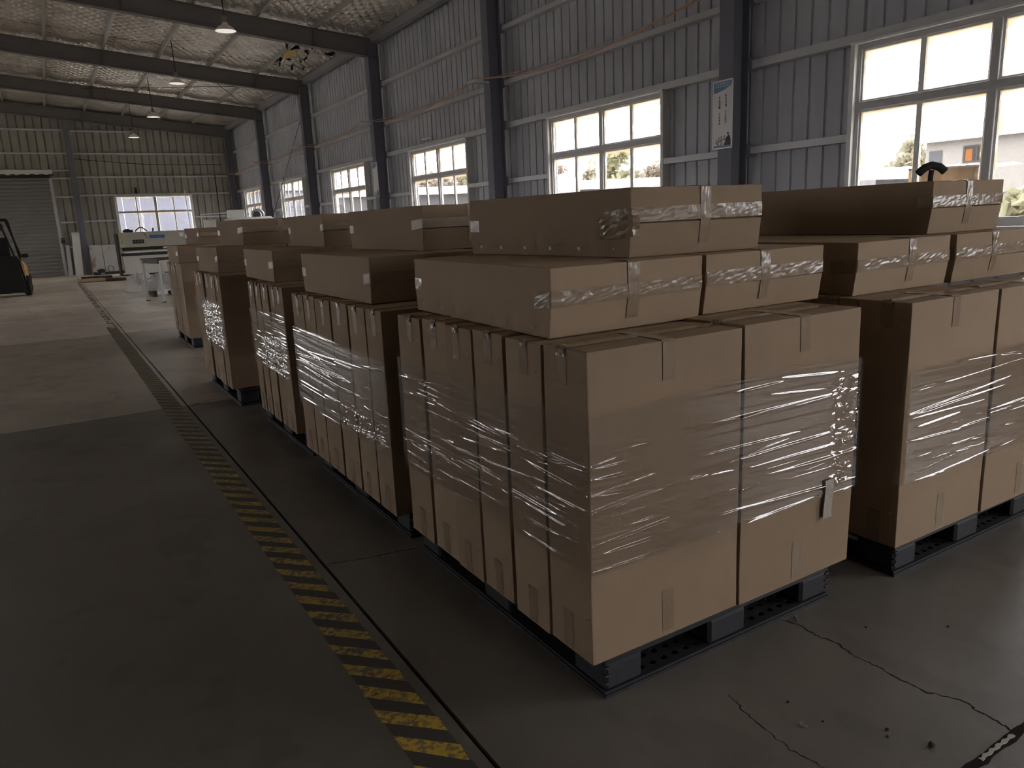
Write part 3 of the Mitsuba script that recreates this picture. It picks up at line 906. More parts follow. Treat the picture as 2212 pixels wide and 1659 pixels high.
def up_carton(x0, x1, y0, y1, z0, z1, label, front=True):
    _cn[0] += 1
    sd = _cn[0]
    k = thing('carton', label, 'box', STD_UP)
    fn, L = carton_map([(x0, y0), (x1, y0), (x1, y1), (x0, y1)], z0, z1, .0045, 'top', sd, False)
    part(k, 'body', carton_mesh(fn, L, 'top', False), KR[sd % 3], smooth=35)
    d = (.11 + .05 * rng.random()) / L[2]
    m = .5 + .06 * math.sin(sd * 1.9)
    part(k, 'tape', tape_on(fn, L, [('L', (0, m, 1 - d), (0, m, .995)), ('T', (.006, m, 1), (.994, m, 1)), ('R', (1, m, .995), (1, m, 1 - d))], 1), 'tape', label='clear packing tape')
    # the tape bunches up where it is folded over the edge
    part(k, 'tape_fold', tape_on(fn, L, [('L', (0, m, .975), (0, m, .996)), ('T', (.003, m, 1), (.03, m, 1))], 1, w=.045, off=.003, rough=.006), 'tape', label='shiny crinkled tape fold')
    if front:
        xm = .49
        part(k, 'tape', tape_on(fn, L, [('F', (xm, 0, 1 - .135 / L[2]), (xm, 0, .995)), ('T', (xm, .02, 1), (xm, .98, 1))], 0, off=.002), 'tape')
        part(k, 'tape', tape_on(fn, L, [('F', (xm, 0, .02), (xm, 0, .17))], 0), 'tape')
    part(k, 'tape', tape_on(fn, L, [('L', (0, m, .01), (0, m, .14))], 1), 'tape')
    for zz, yy in ((.91, .14), (.15, .12)):
        q = fn(np.array([[0, yy, zz]]))[0] + (-.001, 0, 0)
        part(k, 'staple', tube([q + (0, -.006, .006), q + (-.001, .006, -.006)], .0013, 5), 'bright_steel')
    return k


PALS = {
    'nearest': dict(x=1.366, zt=1.236, rows=[(1.822, 2.066), (2.070, 2.300), (2.334, 2.560), (2.562, 2.790), (2.794, 3.027), (3.042, 3.290)], px=1.430, py=(1.832, 3.330)),
    'second': dict(x=1.350, zt=1.232, rows=[(3.465, 3.680), (3.702, 3.950), (3.975, 4.245), (4.270, 4.550), (4.575, 4.800), (4.803, 5.050)], px=1.435, py=(3.50, 5.00)),
    'third': dict(x=1.385, zt=1.240, rows=[(5.420, 5.618), (5.620, 5.825), (5.855, 6.055), (6.125, 6.300), (6.303, 6.480)], px=1.455, py=(5.30, 6.70)),
    'fourth': dict(x=1.328, zt=1.243, rows=[(7.440, 7.680), (7.692, 7.950), (7.953, 8.235), (8.320, 8.580), (8.583, 8.870)], px=1.375, py=(7.33, 8.83)),
    'farthest': dict(x=1.585, zt=1.228, rows=[(11.60, 11.88), (11.92, 12.17), (12.173, 12.42), (12.475, 12.70), (12.703, 12.95)], px=1.62, py=(11.62, 13.12)),
}
W_UP = 0.70
for nm, p in PALS.items():
    for i, (a, b) in enumerate(p['rows']):
        up_carton(p['x'] + (.004 * math.sin(i * 2.7 + a)), p['x'] + W_UP, a, b, .151, p['zt'] - .004 * (i % 2), f'upright kraft carton {ORD[i]} from the near corner, aisle side of the {nm} pallet', front=(i == 0))
    rr = p['rows'] if nm == 'nearest' else [p['rows'][0], p['rows'][-1]]
    for i, (a, b) in enumerate(rr):
        up_carton(p['x'] + W_UP + .006, p['x'] + 2 * W_UP - .022, a - .006 * (i == 0), b, .151, p['zt'] + .008 * (nm == 'nearest'), f'upright kraft carton {ORD[i]} from the front, window side of the {nm} pallet', front=(i == 0))
# the pallet beside the nearest one
BR = [(1.757, 2.00), (2.004, 2.24), (2.244, 2.49), (2.494, 2.74), (2.744, 2.99), (2.994, 3.25)]
for i, (a, b) in enumerate(BR):
    up_carton(2.995, 3.680, a, b, .151, 1.240, f'upright kraft carton {ORD[i]} from the front in the shaded gap, pallet under the window', front=(i == 0))
for i, (a, b) in enumerate(BR[:1] + BR[-1:]):
    up_carton(3.690, 4.385, a - .008, b, .151, 1.240, f'upright kraft carton {["at the front", "at the back"][i]}, window end of the pallet under the window', front=(i == 0))

flat_carton([(1.430, 2.102), (2.146, 2.105), (2.190, 3.350), (1.496, 3.350)], 1.237, 1.481, 'flat carton with dented lower edge, lower tier of the nearest stack, aisle side', dents=True)
flat_carton([(2.166, 2.103), (2.872, 2.101), (2.910, 3.350), (2.214, 3.350)], 1.246, 1.481, 'flat carton with shiny crossed tape, lower tier of the nearest stack, window side')
flat_carton([(1.893, 2.225), (2.569, 2.185), (2.560, 3.390), (1.850, 3.414)], 1.482, 1.745, 'flat carton with a large crumpled tape, topmost of the nearest stack', dents=True, crumple=True)
flat_carton([(3.054, 2.059), (3.782, 2.055), (3.790, 3.300), (3.060, 3.300)], 1.241, 1.480, 'flat carton with bright tape, lower tier of the stack under the window')
flat_carton([(3.820, 2.045), (4.535, 2.035), (4.545, 3.280), (3.830, 3.290)], 1.241, 1.480, 'flat carton cut by the photo edge, lower tier of the stack under the window')
flat_carton([(3.786, 2.162), (4.429, 2.149), (4.440, 3.420), (3.795, 3.430)], 1.481, 1.742, 'flat carton topmost of the stack under the window, dark side to the aisle', side_tape=False)
flat_carton([(1.439, 3.806), (2.155, 3.800), (2.155, 5.050), (1.441, 5.054)], 1.233, 1.483, 'flat carton, lower tier of the second stack, aisle side')
flat_carton([(2.165, 3.800), (2.860, 3.800), (2.860, 5.050), (2.165, 5.050)], 1.233, 1.480, 'flat carton, lower tier of the second stack, window side')
flat_carton([(1.898, 4.090), (2.590, 4.090), (2.600, 5.380), (1.920, 5.400)], 1.484, 1.748, 'flat carton topmost of the second stack, tape glint at its corner')
flat_carton([(1.476, 5.960), (2.190, 5.960), (2.195, 7.050), (1.500, 7.060)], 1.241, 1.489, 'flat carton, lower tier of the third stack, aisle side')
flat_carton([(2.195, 5.960), (2.880, 5.960), (2.880, 7.050), (2.200, 7.050)], 1.241, 1.488, 'flat carton, lower tier of the third stack, window side')
flat_carton([(1.930, 6.060), (2.620, 6.060), (2.630, 7.200), (1.965, 7.220)], 1.490, 1.753, 'flat carton topmost of the third stack, taped at both ends')
flat_carton([(1.430, 7.950), (2.130, 7.950), (2.130, 8.800), (1.372, 8.760)], 1.244, 1.497, 'flat carton, lower tier of the fourth stack, aisle side')
flat_carton([(2.140, 7.950), (2.840, 7.950), (2.840, 8.800), (2.140, 8.800)], 1.244, 1.497, 'flat carton, lower tier of the fourth stack, window side')
flat_carton([(1.738, 8.110), (2.430, 8.110), (2.430, 8.950), (1.650, 8.950)], 1.498, 1.761, 'flat carton topmost of the fourth stack, tape square at its corner')
flat_carton([(1.592, 11.77), (2.290, 11.77), (2.290, 12.62), (1.566, 12.62)], 1.229, 1.473, 'flat carton, lower tier of the farthest stack, aisle side')
flat_carton([(2.300, 11.77), (2.990, 11.77), (2.990, 12.62), (2.300, 12.62)], 1.229, 1.473, 'flat carton, lower tier of the farthest stack, window side')
flat_carton([(1.904, 11.77), (2.590, 11.77), (2.590, 12.49), (1.825, 12.49)], 1.474, 1.714, 'flat carton topmost of the farthest stack')


# ---- plastic pallets
def pallet(x0, y0, y1, label, w=1.205):
    k = thing('pallet', label, 'pallet', 'black plastic pallets')
    x1 = x0 + w
    bw = (.17, .20, .17)
    xs = [(x0, x0 + bw[0]), ((x0 + x1) / 2 - bw[1] / 2, (x0 + x1) / 2 + bw[1] / 2), (x1 - bw[2], x1)]
    L = y1 - y0
    ysb = [(y0, y0 + .19), ((y0 + y1) / 2 - .11, (y0 + y1) / 2 + .11), (y1 - .19, y1)]
    # deck with slots
    pg = sbox(x0, y0, x1, y1)
    for i in range(5):
        for j in range(6):
            cx_, cy_ = x0 + w * (i + .5) / 5, y0 + L * (j + .5) / 6
            pg = pg.difference(sbox(cx_ - .07, cy_ - .05, cx_ + .07, cy_ + .05))
    part(k, 'deck', prism(pg, .125, .15), 'black_plastic')
    for a, b in xs:
        for c, d in ysb:
            part(k, 'block', bx(a, b, c, d, .022, .126, .012), 'grey_plastic')
    # bottom frame with rows of drain holes
    pg = sbox(x0, y0, x1, y1)
    for (a, b), (c, d) in [((xs[i][1], xs[i + 1][0]), (ysb[j][1], ysb[j + 1][0])) for i in (0, 1) for j in (0, 1)]:
        pg = pg.difference(sbox(a + .0, c - .05, b - .0, d + .05))
    for i in (0, 1):
        n = 6
        for q in range(n):
            hx = xs[i][1] + (xs[i + 1][0] - xs[i][1]) * (q + .5) / n
            for hy in (y0 + .045, y0 + .10):
                pg = pg.difference(Point(hx, hy).buffer(.014, 6))
    part(k, 'bottom_frame', prism(pg, 0.0, .022), 'grey_plastic')
    part(k, 'toe_strip', cat([bx(x0 - .004, x1 + .004, y0 - .006, y0, 0, .012), bx(x0 - .006, x0, y0, y1, 0, .012)]), 'grey_plastic')
    for z in (.05, .08, .11):
        part(k, 'corner_rib', cat([bx(x0 - .005, x0 + .02, y0 - .005, y0 + .02, z, z + .008, .002), bx(x1 - .02, x1 + .005, y0 - .005, y0 + .02, z, z + .008, .002)]), 'grey_plastic')
    return k


for nm, p in PALS.items():
    pallet(p['px'], p['py'][0], p['py'][1], f'black plastic pallet under the {nm} stack of the aisle row')
pallet(3.03, 1.775, 3.275, 'black plastic pallet with drain holes under the stack by the window')


# ---- stretch film wraps
def film_ring(x0, x1, y0, y1, z0, z1, seed, crumple=(), nz=84, ds=.014, n_wr=34, bow=.0):
    """The band of film round a stack: the left side (y1 -> y0) then the front (x0 -> x1), then right and back."""
    r = np.random.default_rng(seed)
    o = .012
    pts = [(x0 - o, y1 + o), (x0 - o, y0 - o), (x1 + o, y0 - o), (x1 + o, y1 + o), (x0 - o, y1 + o)]
    step = [ds, ds, ds * 6, ds * 6]
    path, nor, s_at = [], [], []
    tot = 0.0
    for i in range(4):
        a, b = np.array(pts[i]), np.array(pts[i + 1])
        L = np.linalg.norm(b - a)
        t = (b - a) / L
        k = int(L / step[i])
        for j in range(k):
            path.append(a + t * L * j / k)
            nor.append(np.array([t[1], -t[0]]))
            s_at.append(tot + L * j / k)
        tot += L
    path.append(np.array(pts[-1])); nor.append(nor[0]); s_at.append(tot)
    path, nor, s_at = np.array(path), np.array(nor), np.array(s_at)
    Lleft = (y1 - y0) + 2 * o
    Z = np.linspace(0, 1, nz)
    S, V = np.meshgrid(s_at, Z, indexing='ij')
    edge = .018 * (meshkit.fbm(np.stack([S * 1.6, S * 0, S * 0], -1), 3, seed) - .5)
    zz = z0 + edge + (z1 - z0 + .012 * np.sin(S * 2 + seed)) * V
    corner = np.minimum.reduce([np.abs(S - q) for q in (0, Lleft, Lleft + (x1 - x0) + 2 * o, tot)])
    free = np.clip(corner / .12, 0, 1)
    d = .0022 * (meshkit.fbm(np.stack([S * 1.6, zz * 9, S * 0], -1), 3, seed + 1) - .5)
    d = d + np.where(S < Lleft, .0036, .0024) * (meshkit.fbm(np.stack([S * .9, zz * 75 + S * 2, S * 0], -1), 2, seed + 5) - .5)
    for _ in range(n_wr):
        c = r.random() * (Lleft + (x1 - x0)) * 1.05
        ln = .12 + .55 * r.random() ** 1.5
        zc = z0 + (z1 - z0) * (r.random() ** 1.25)
        sl = r.normal(.0, .035)
        wd = .0022 + .0035 * r.random()
        am = .002 + .005 * r.random()
        g = np.exp(-((zz - zc - sl * (S - c)) / wd) ** 2) * np.exp(-((S - c) / ln) ** 4)
        d = d + am * g
    for (c0, c1, v0, v1, amp) in crumple:
        m = np.clip(np.minimum((S - c0), (c1 - S)) / .05, 0, 1) * np.clip(np.minimum(V - v0, v1 - V) / .08, 0, 1)
        f = np.stack([S * 26, zz * 26, S * 0], -1)
        d = d + m * amp * (np.abs(meshkit.fbm(f, 4, seed + 9) - .5) * 2 - .25)
    d = np.maximum(d * (.25 + .75 * free), -.007)
    P = np.stack([path[:, 0][:, None] + nor[:, 0][:, None] * d, path[:, 1][:, None] + nor[:, 1][:, None] * d, zz], -1)
    return sheet(P)


FILMS = [('nearest', 1.366, 2.746, 1.816, 3.295, .490, 1.035, 3, ((2.70, 2.93, .02, .92, .030),), 'clear stretch film wrapped round the nearest stack, bunched at its window corner'),
         ('second', 1.350, 2.730, 3.460, 5.055, .485, .995, 14, ((.9, 1.55, .0, .35, .016),), 'clear stretch film with bright wrinkles round the second stack'),
         ('third', 1.385, 2.765, 5.415, 6.485, .560, 1.02, 25, ((.35, 1.05, .0, .6, .012),), 'clear stretch film round the third stack, glinting at its near corner'),
         ('fourth', 1.328, 2.708, 7.434, 8.875, .490, 1.00, 36, ((.45, 1.40, .05, .95, .034),), 'crumpled stretch film round the fourth stack'),
         ('farthest', 1.585, 2.965, 11.595, 12.955, .56, .97, 47, (), 'finely wrinkled stretch film round the farthest stack'),
         ('window', 2.995, 4.390, 1.748, 3.255, .450, .965, 58, (), 'clear stretch film with long bright wrinkles round the stack by the window')]
for nm, x0, x1, y0, y1, z0, z1, sd, cr, lb in FILMS:
    far = nm in ('farthest', 'fourth')
    whole('stretch_film', lb, 'plastic film', film_ring(x0, x1, y0, y1, z0, z1, sd, cr, nz=110 if far else 200, ds=.022 if far else .014, n_wr=70), 'film', smooth=True, group='stretch film wraps')
# the loose tail of the first wrap hangs below its band
fx, fz = np.meshgrid(np.linspace(2.540, 2.594, 7), np.linspace(.395, .56, 16), indexing='ij')
fy = 1.800 - .006 * meshkit.fbm(np.stack([fx * 60, fz * 30, fx * 0], -1), 3, 4)
part('stretch_film', 'loose_tail', sheet(np.stack([fx + .004 * np.sin(fz * 40), fy, fz], -1)), 'film_bunch', smooth=True)

# ================================================================ OTHER THINGS IN THE HALL
# posters on the columns: printed sheets in a thin frame, hung on the inner flange
def poster(yc, label, z0=2.455, z1=3.32, w=.335, text=True):
    k = thing('poster', label, 'poster')
    X = XC - .004
    y0, y1 = yc - w / 2, yc + w / 2
    part(k, 'board', bx(X - .006, X, y0, y1, z0, z1), 'poster_white')
    e = X - .007
    part(k, 'edging', cat([bx(e - .004, X + .001, y0 - .006, y0 + .006, z0, z1), bx(e - .004, X + .001, y1 - .006, y1 + .006, z0, z1), bx(e - .004, X + .001, y0, y1, z0 - .006, z0 + .006), bx(e - .004, X + .001, y0, y1, z1 - .006, z1 + .006)]), 'poster_edge')

    def P(u, v):  # u from the reader's left, v up, both 0..1
        return np.array([e, y1 - u * w, z0 + v * (z1 - z0)])

    def flat(poly, m, name, label=None, d=.0015):
        pg = Polygon(poly).buffer(0)
        for g in getattr(pg, 'geoms', [pg]):
            mm = trimesh.creation.extrude_polygon(g, d, engine='earcut')
            v = mm.vertices
            q = np.stack([e - v[:, 2], y1 - v[:, 0] * w, z0 + v[:, 1] * (z1 - z0)], -1)
            part(k, name, trimesh.Trimesh(q, mm.faces, process=False), m, label=label)
    top = [(0.03, .985), (.97, .985), (.97, .93)] + [(u, .93 - .10 * math.sin(math.pi * .5 * (1 - u)) ** .8) for u in np.linspace(.93, .03, 14)]
    flat(top, 'poster_blue', 'blue_header', 'blue printed header with a slogan')
    # rows of small characters in the header and two columns of characters below, each built of short strokes

    STROKES = {'h': [(.1, .5, .9, .5)], 'a': [(.1, .9, .9, .9), (.5, .9, .5, .1), (.1, .5, .9, .5), (.2, .1, .8, .1)], 'b': [(.5, 1, .5, 0), (.1, .75, .9, .75), (.5, .7, .1, .1), (.5, .7, .9, .1)],
               'c': [(.2, .9, .2, .1), (.4, .9, .9, .9), (.65, .9, .65, .1), (.4, .5, .9, .5), (.4, .1, .9, .1)], 'd': [(.1, .95, .9, .95), (.1, .95, .1, .05), (.9, .95, .9, .05), (.1, .5, .9, .5), (.1, .05, .9, .05)],
               'e': [(.1, .7, .9, .7), (.5, 1, .5, .4), (.15, .4, .85, .4), (.3, .4, .15, 0), (.7, .4, .85, 0)], 'f': [(.3, 1, .1, .6), (.3, .8, .9, .8), (.55, .8, .55, 0), (.25, .45, .85, .45)], 'g': [(.5, 1, .1, .6), (.5, 1, .9, .6), (.3, .55, .7, .55), (.5, .55, .5, .05), (.2, .3, .8, .3), (.1, .05, .9, .05)]}

    def glyph(ch, u, v, su, sv, m):
        ms = []
        for a, b, c, d in STROKES[ch]:
            p0, p1 = np.array([u + a * su, v + b * sv]), np.array([u + c * su, v + d * sv])
            t = (p1 - p0)
            n_ = np.array([-t[1] * (z1 - z0), t[0] * w])
            n_ = n_ / (np.linalg.norm(n_) + 1e-9)
            h = np.array([n_[0] / w, n_[1] / (z1 - z0)]) * .0016
            q = [p0 - h, p0 + h, p1 + h, p1 - h]
            Q = [P(*x) for x in q]
            ms.append(hull(Q + [x + np.array([-.0018, 0, 0]) for x in Q]))
        part(k, 'character', cat(ms), m)
    for r_, v in ((0, .945), (1, .905)) if text else ():
        for i in range(7):
            glyph('cadbgfe'[(i + 3 * r_) % 7], .12 + i * .11 * (.92 if r_ else 1), v, .085, .026, 'paper')
    HAND = [(.05, .75, .35, .75), (.2, 1, .2, .05), (.2, .05, .1, .1), (.05, .35, .35, .5)]
    STROKES.update({
        '多': [(.45, 1, .15, .75), (.4, .9, .75, .9), (.75, .9, .2, .5), (.4, .78, .55, .68), (.5, .6, .2, .3), (.45, .5, .85, .5), (.85, .5, .15, 0), (.45, .38, .6, .26)],
        '点': [(.5, 1, .5, .6), (.5, .82, .85, .82), (.2, .6, .8, .6), (.2, .6, .2, .3), (.8, .6, .8, .3), (.2, .3, .8, .3), (.1, .18, .05, 0), (.35, .18, .38, .02), (.6, .18, .64, .02), (.85, .18, .95, 0)],
        '沟': [(.1, .95, .2, .85), (.05, .65, .15, .55), (.05, .05, .25, .4), (.5, 1, .35, .65), (.45, .8, .92, .8), (.92, .8, .85, .05), (.85, .05, .7, .1), (.6, .65, .45, .3), (.45, .3, .72, .3), (.65, .42, .75, .25)],
        '通': [(.1, .95, .2, .85), (.05, .6, .2, .6), (.2, .6, .15, .2), (.05, .1, .3, .15), (.3, .15, .95, .05), (.4, .95, .85, .95), (.85, .95, .65, .82), (.4, .78, .4, .2), (.4, .78, .88, .78), (.88, .78, .88, .22), (.4, .6, .88, .6), (.4, .42, .88, .42), (.64, .78, .64, .22)],
        '少': [(.5, 1, .5, .45), (.3, .8, .1, .5), (.7, .8, .9, .55), (.8, .45, .2, 0)],
        '抱': HAND + [(.55, 1, .4, .65), (.5, .82, .92, .82), (.92, .82, .88, .4), (.45, .6, .75, .6), (.75, .6, .75, .38), (.45, .38, .75, .38), (.45, .6, .45, .05), (.45, .05, .95, .05), (.95, .05, .95, .2)],
        '怨': [(.3, 1, .1, .7), (.25, .9, .45, .9), (.45, .9, .1, .5), (.55, .95, .9, .95), (.9, .95, .9, .7), (.6, .95, .6, .5), (.6, .5, .95, .5), (.1, .3, .05, .1), (.3, .35, .3, .05), (.3, .05, .75, .05), (.75, .05, .75, .2), (.5, .35, .55, .22), (.8, .35, .95, .18)],
        '理': [(.05, .9, .35, .9), (.05, .55, .35, .55), (.02, .15, .38, .2), (.2, .9, .2, .17), (.45, .95, .92, .95), (.45, .95, .45, .5), (.92, .95, .92, .5), (.45, .72, .92, .72), (.45, .5, .92, .5), (.68, .95, .68, .05), (.48, .28, .9, .28), (.42, .05, .98, .05)],
        '解': [(.25, 1, .1, .8), (.2, .9, .4, .9), (.12, .75, .45, .75), (.12, .75, .1, 0), (.45, .75, .45, .05), (.12, .5, .45, .5), (.12, .28, .45, .28), (.28, .75, .28, .28), (.55, .95, .9, .95), (.9, .95, .85, .65), (.7, .95, .55, .6), (.6, .5, .9, .5), (.52, .28, .98, .28), (.75, .6, .75, 0)],
        '争': [(.45, 1, .25, .78), (.4, .9, .7, .9), (.7, .9, .6, .75), (.2, .7, .8, .7), (.8, .7, .8, .3), (.05, .5, .95, .5), (.2, .3, .8, .3), (.5, .72, .5, .02), (.5, .02, .4, .08)],
        '执': HAND + [(.6, 1, .6, .55), (.6, .55, .4, .05), (.45, .75, .85, .75), (.85, .75, .85, .1), (.85, .1, .98, .1), (.98, .1, .98, .25), (.5, .45, .72, .3)]})
    for u, v, seq in ((.61, .755, '多点沟通 少点抱怨'), (.28, .735, '多点理解 少点争执')) if text else ():
        for i, ch in enumerate(seq):
            if ch != ' ':
                glyph(ch, u, v - i * .048, .115, .040, 'ink')
    # seated figures at the foot of the poster, as plain silhouettes
    flat([(.58, .04), (.94, .04), (.95, .12), (.90, .17), (.85, .19), (.83, .19), (.72, .16), (.66, .10)], 'poster_brown', 'printed_figure', 'dark printed figure')
    flat([(.80 + .05 * math.cos(a), .215 + .02 * math.sin(a)) for a in np.linspace(0, 6.28, 10)], 'poster_brown', 'printed_figure')
    for u, v in ((.20, .13), (.33, .155), (.46, .17), (.62, .175), (.28, .09), (.45, .10)):
        flat([(u + .045 * math.cos(a), v + .017 * math.sin(a)) for a in np.linspace(0, 6.28, 9)], 'poster_grey', 'printed_figure')
        flat([(u - .06, v - .06), (u + .07, v - .06), (u + .06, v - .022), (u - .05, v - .022)], 'poster_grey', 'printed_figure')
    flat([(.04, .012), (.96, .012), (.96, .035), (.04, .045)], 'poster_blue', 'blue_footer')
    return k


poster(7.485, 'narrow framed poster with two columns of characters on the near steel column')
poster(20.05, 'narrow framed poster on the distant column beside the fourth window', 2.4, 3.3, text=False)

# cable brackets on the columns and the slack cables between them
br = []
for i, k_ in enumerate((4, 5, 6, 7)):
    yc = COLY[k_]
    b = thing('cable_bracket', f'thin metal bracket holding cables on the {["fourth", "third", "second", "farthest"][i] if False else ["nearest", "second", "third", "farthest"][i]} cable column', 'bracket', 'cable brackets')
    part(b, 'arm', cat([bx(XC - .36, XC, yc + .10, yc + .13, 4.30, 4.335), bx(XC - .36, XC, yc - .10, yc - .07, 4.30, 4.335)]), 'bracket')
    part(b, 'tie_bar', bx(XC - .37, XC - .33, yc - .12, yc + .15, 4.30, 4.34), 'bracket')
    for q in (.30, .20, .10):
        part(b, 'insulator', lathe([(0, 0), (.014, 0), (.018, .02), (.012, .03), (.016, .045), (0, .05)], 10, (XC - q, yc, 4.335)), 'jamb_white', smooth=40)
    br.append(yc)
for q, m in ((.30, 'copper_wire'), (.24, 'copper_wire'), (.18, 'grey_wire')):
    pts = []
    ends = [-5.0] + [COLY[3]] + br + [38.8]
    for a, b in zip(ends[:-1], ends[1:]):
        for t in np.linspace(0, 1, 22)[:-1]:
            sag = (.26 if q > .2 else .16) * 4 * t * (1 - t)
            xx = XC - q + (.0 if b < 38 else .1 * t)
            pts.append((xx + (.02 * math.sin(7 * t + q * 40)), a + (b - a) * t, 4.385 - sag))
    whole('cable', {.30: 'orange slack cable strung along the columns, outermost strand', .24: 'orange slack cable strung along the columns, middle strand', .18: 'grey slack cable strung along the columns'}[q], 'cable', tube(pts, .006, 6), m, smooth=True)
pts = [(XC + .05, 26.6 + t * 5.9, 6.0 - t * 3.2 + .05 * math.sin(3 * t)) for t in np.linspace(0, 1, 20)]
whole('brace_rod', 'thin diagonal brace rod on the wall above the fifth window', 'rod', tube([(8.28, 26.5, 5.9), (8.28, 32.5, 2.2)], .010, 6), 'dark_wire')
whole('wall_cable', 'dark cable sagging across the far wall below the upper girt', 'cable', tube([(1.5 + t * 6.3, YF - .16, 5.05 - .25 * t - .12 * math.sin(math.pi * t)) for t in np.linspace(0, 1, 24)], .014, 6), 'dark_wire', smooth=True)

# pendant lamps
for i, (x, y, z) in enumerate([(3.86, 17.35, 5.72), (3.84, 24.0, 5.78), (3.88, 30.0, 5.66), (3.80, 36.0, 5.63)]):
    k = thing('pendant_lamp', f'{["nearest", "second", "third", "farthest"][i]} hanging factory lamp with a wide white shade', 'lamp', 'pendant lamps')
    part(k, 'shade', lathe([(.05, .16), (.07, .12), (.15, .07), (.215, .0), (.218, .004), (.152, .076), (.07, .13), (.05, .165)], 28, (x, y, z)), 'lamp_white', smooth=40)
    part(k, 'diffuser', lathe([(0, .006), (.205, .006), (.20, .012), (.0, .012)], 28, (x, y, z)), 'lamp_white', smooth=False)
    scene[f'{k}__diffuser']['emitter'] = {'type': 'area', 'radiance': {'type': 'rgb', 'value': [.011, .010, .0088]}}
    part(k, 'housing', lathe([(0, .30), (.045, .30), (.055, .27), (.055, .17), (.05, .16)], 16, (x, y, z)), 'lamp_shell', smooth=40)
    part(k, 'hanging_rod', tube([(x, y, z + .29), (x - .02, y, zr(x) + .60)], .012, 6), 'dark_wire')

# press brake by the far wall
k = thing('press_brake', 'long grey press brake machine with a blue sign below the far window', 'machine')
MX0, MX1, MY = 2.62, 5.7, 35.2
part(k, 'ram_beam', bx(MX0, MX1, MY, MY + .35, 1.16, 1.78, .015), 'machine_paint')
part(k, 'side_frame', hull([(MX0 - .10, MY + y_, z_) for y_, z_ in ((.10, 1.2), (.10, 1.72), (1.3, 1.75), (1.3, 0.0), (.35, 0.0), (.35, .9))] + [(MX0 - .04, MY + y_, z_) for y_, z_ in ((.10, 1.2), (.10, 1.72), (1.3, 1.75), (1.3, 0.0), (.35, 0.0), (.35, .9))]), 'dark_iron')
part(k, 'side_frame', hull([(MX1 + .04 + dx_, MY + y_, z_) for dx_ in (0, .06) for y_, z_ in ((.10, 1.2), (.10, 1.72), (1.3, 1.75), (1.3, 0.0), (.35, 0.0), (.35, .9))]), 'dark_iron')
part(k, 'lower_beam', bx(MX0 + .05, MX1 - .05, MY + .02, MY + .16, .06, .82, .012), 'machine_white')
part(k, 'die_table', bx(MX0 - .02, MX1 + .02, MY - .05, MY + .30, .82, .93, .01), 'dark_iron')
part(k, 'upper_punch', bx(MX0 + .05, MX1 - .05, MY + .10, MY + .18, 1.03, 1.16), 'dark_iron')
for i in range(12):
    x = MX0 + .25 + i * .27
    part(k, 'punch_clamp', bx(x, x + .18, MY + .04, MY + .10, 1.055, 1.13, .006), 'galv' if i in (5, 6, 7, 8) else 'dark_iron')
part(k, 'die_rail', bx(MX0 + .1, MX1 - .1, MY + .06, MY + .14, .93, .98), 'galv')
part(k, 'blue_sign', bx(3.74, 4.34, MY - .012, MY, 1.50, 1.63), 'blue_sign', label='blue name plate')
part(k, 'display', bx(3.05, 3.56, MY - .03, MY, 1.28, 1.50, .008), 'machine_paint')
part(k, 'display_screen', bx(3.09, 3.52, MY - .036, MY - .03, 1.31, 1.47), 'dark_iron', label='dark control screen')
for i in range(3):
    part(k, 'button', lathe([(0, -.0), (.018, 0), (.018, .012), (0, .012)], 10, (0, 0, 0)).apply_transform(trimesh.transformations.translation_matrix((3.18 + .12 * i, MY - .04, 1.40)) @ trimesh.transformations.rotation_matrix(math.pi / 2, (1, 0, 0))), 'galv')
part(k, 'notice', bx(4.92, 5.08, MY - .008, MY, 1.52, 1.69), 'paper', label='white paper notice')
part(k, 'yellow_mark', bx(MX0 + .03, MX0 + .10, MY - .008, MY, 1.30, 1.70), 'lime')
part(k, 'motor', cat([bx(2.80, 3.18, MY + .05, MY + .30, 1.78, 1.88, .03), bx(2.86, 3.05, MY + .08, MY + .25, 1.87, 1.91, .02)]), 'dark_iron')
part(k, 'hose', tube([(3.25 + .45 * t, MY + .12, 1.80 + .16 * math.sin(math.pi * t)) for t in np.linspace(0, 1, 14)], .022, 7), 'rubber', smooth=True)
part(k, 'control_cable', tube([(3.48 + .22 * t, MY - .02, 1.76 - .22 * t + .05 * math.sin(5 * t)) for t in np.linspace(0, 1, 10)], .010, 6), 'rubber', smooth=True)
part(k, 'lever', tube([(3.92, MY + .1, 1.78), (3.95, MY + .1, 1.92)], .03, 8), 'rubber')
part(k, 'foot_plate', bx(MX0 - .1, MX1 + .1, MY + .0, MY + 1.3, 0, .06, .01), 'dark_iron')

# stained metal sheets leaning behind the machine
for i, (a, b, dz) in enumerate([(1.62, 2.12, 1.30), (2.14, 2.68, 1.28)]):
    whole('steel_sheet', f'{["grey scratched", "rust stained white"][i]} metal sheet leaning on the far wall beside the machine', 'sheet', hull([(a, YF - .80 - .05 * i, .02), (b, YF - .80 - .05 * i, .02), (a, YF - .42, dz), (b, YF - .42, dz), (a, YF - .81 - .05 * i, .02), (b, YF - .81 - .05 * i, .02), (a, YF - .43, dz), (b, YF - .43, dz)]), 'stained_sheet')
k = thing('scrap_frame', 'low black metal frame with scrap lying at the foot of the stained sheets', 'scrap')
part(k, 'frame', cat([bx(1.62, 2.85, YF - 1.25, YF - 1.15, 0, .12, .01), bx(1.62, 1.72, YF - 1.25, YF - .9, 0, .12, .01), bx(2.75, 2.85, YF - 1.25, YF - .9, 0, .12, .01)]), 'dark_iron')
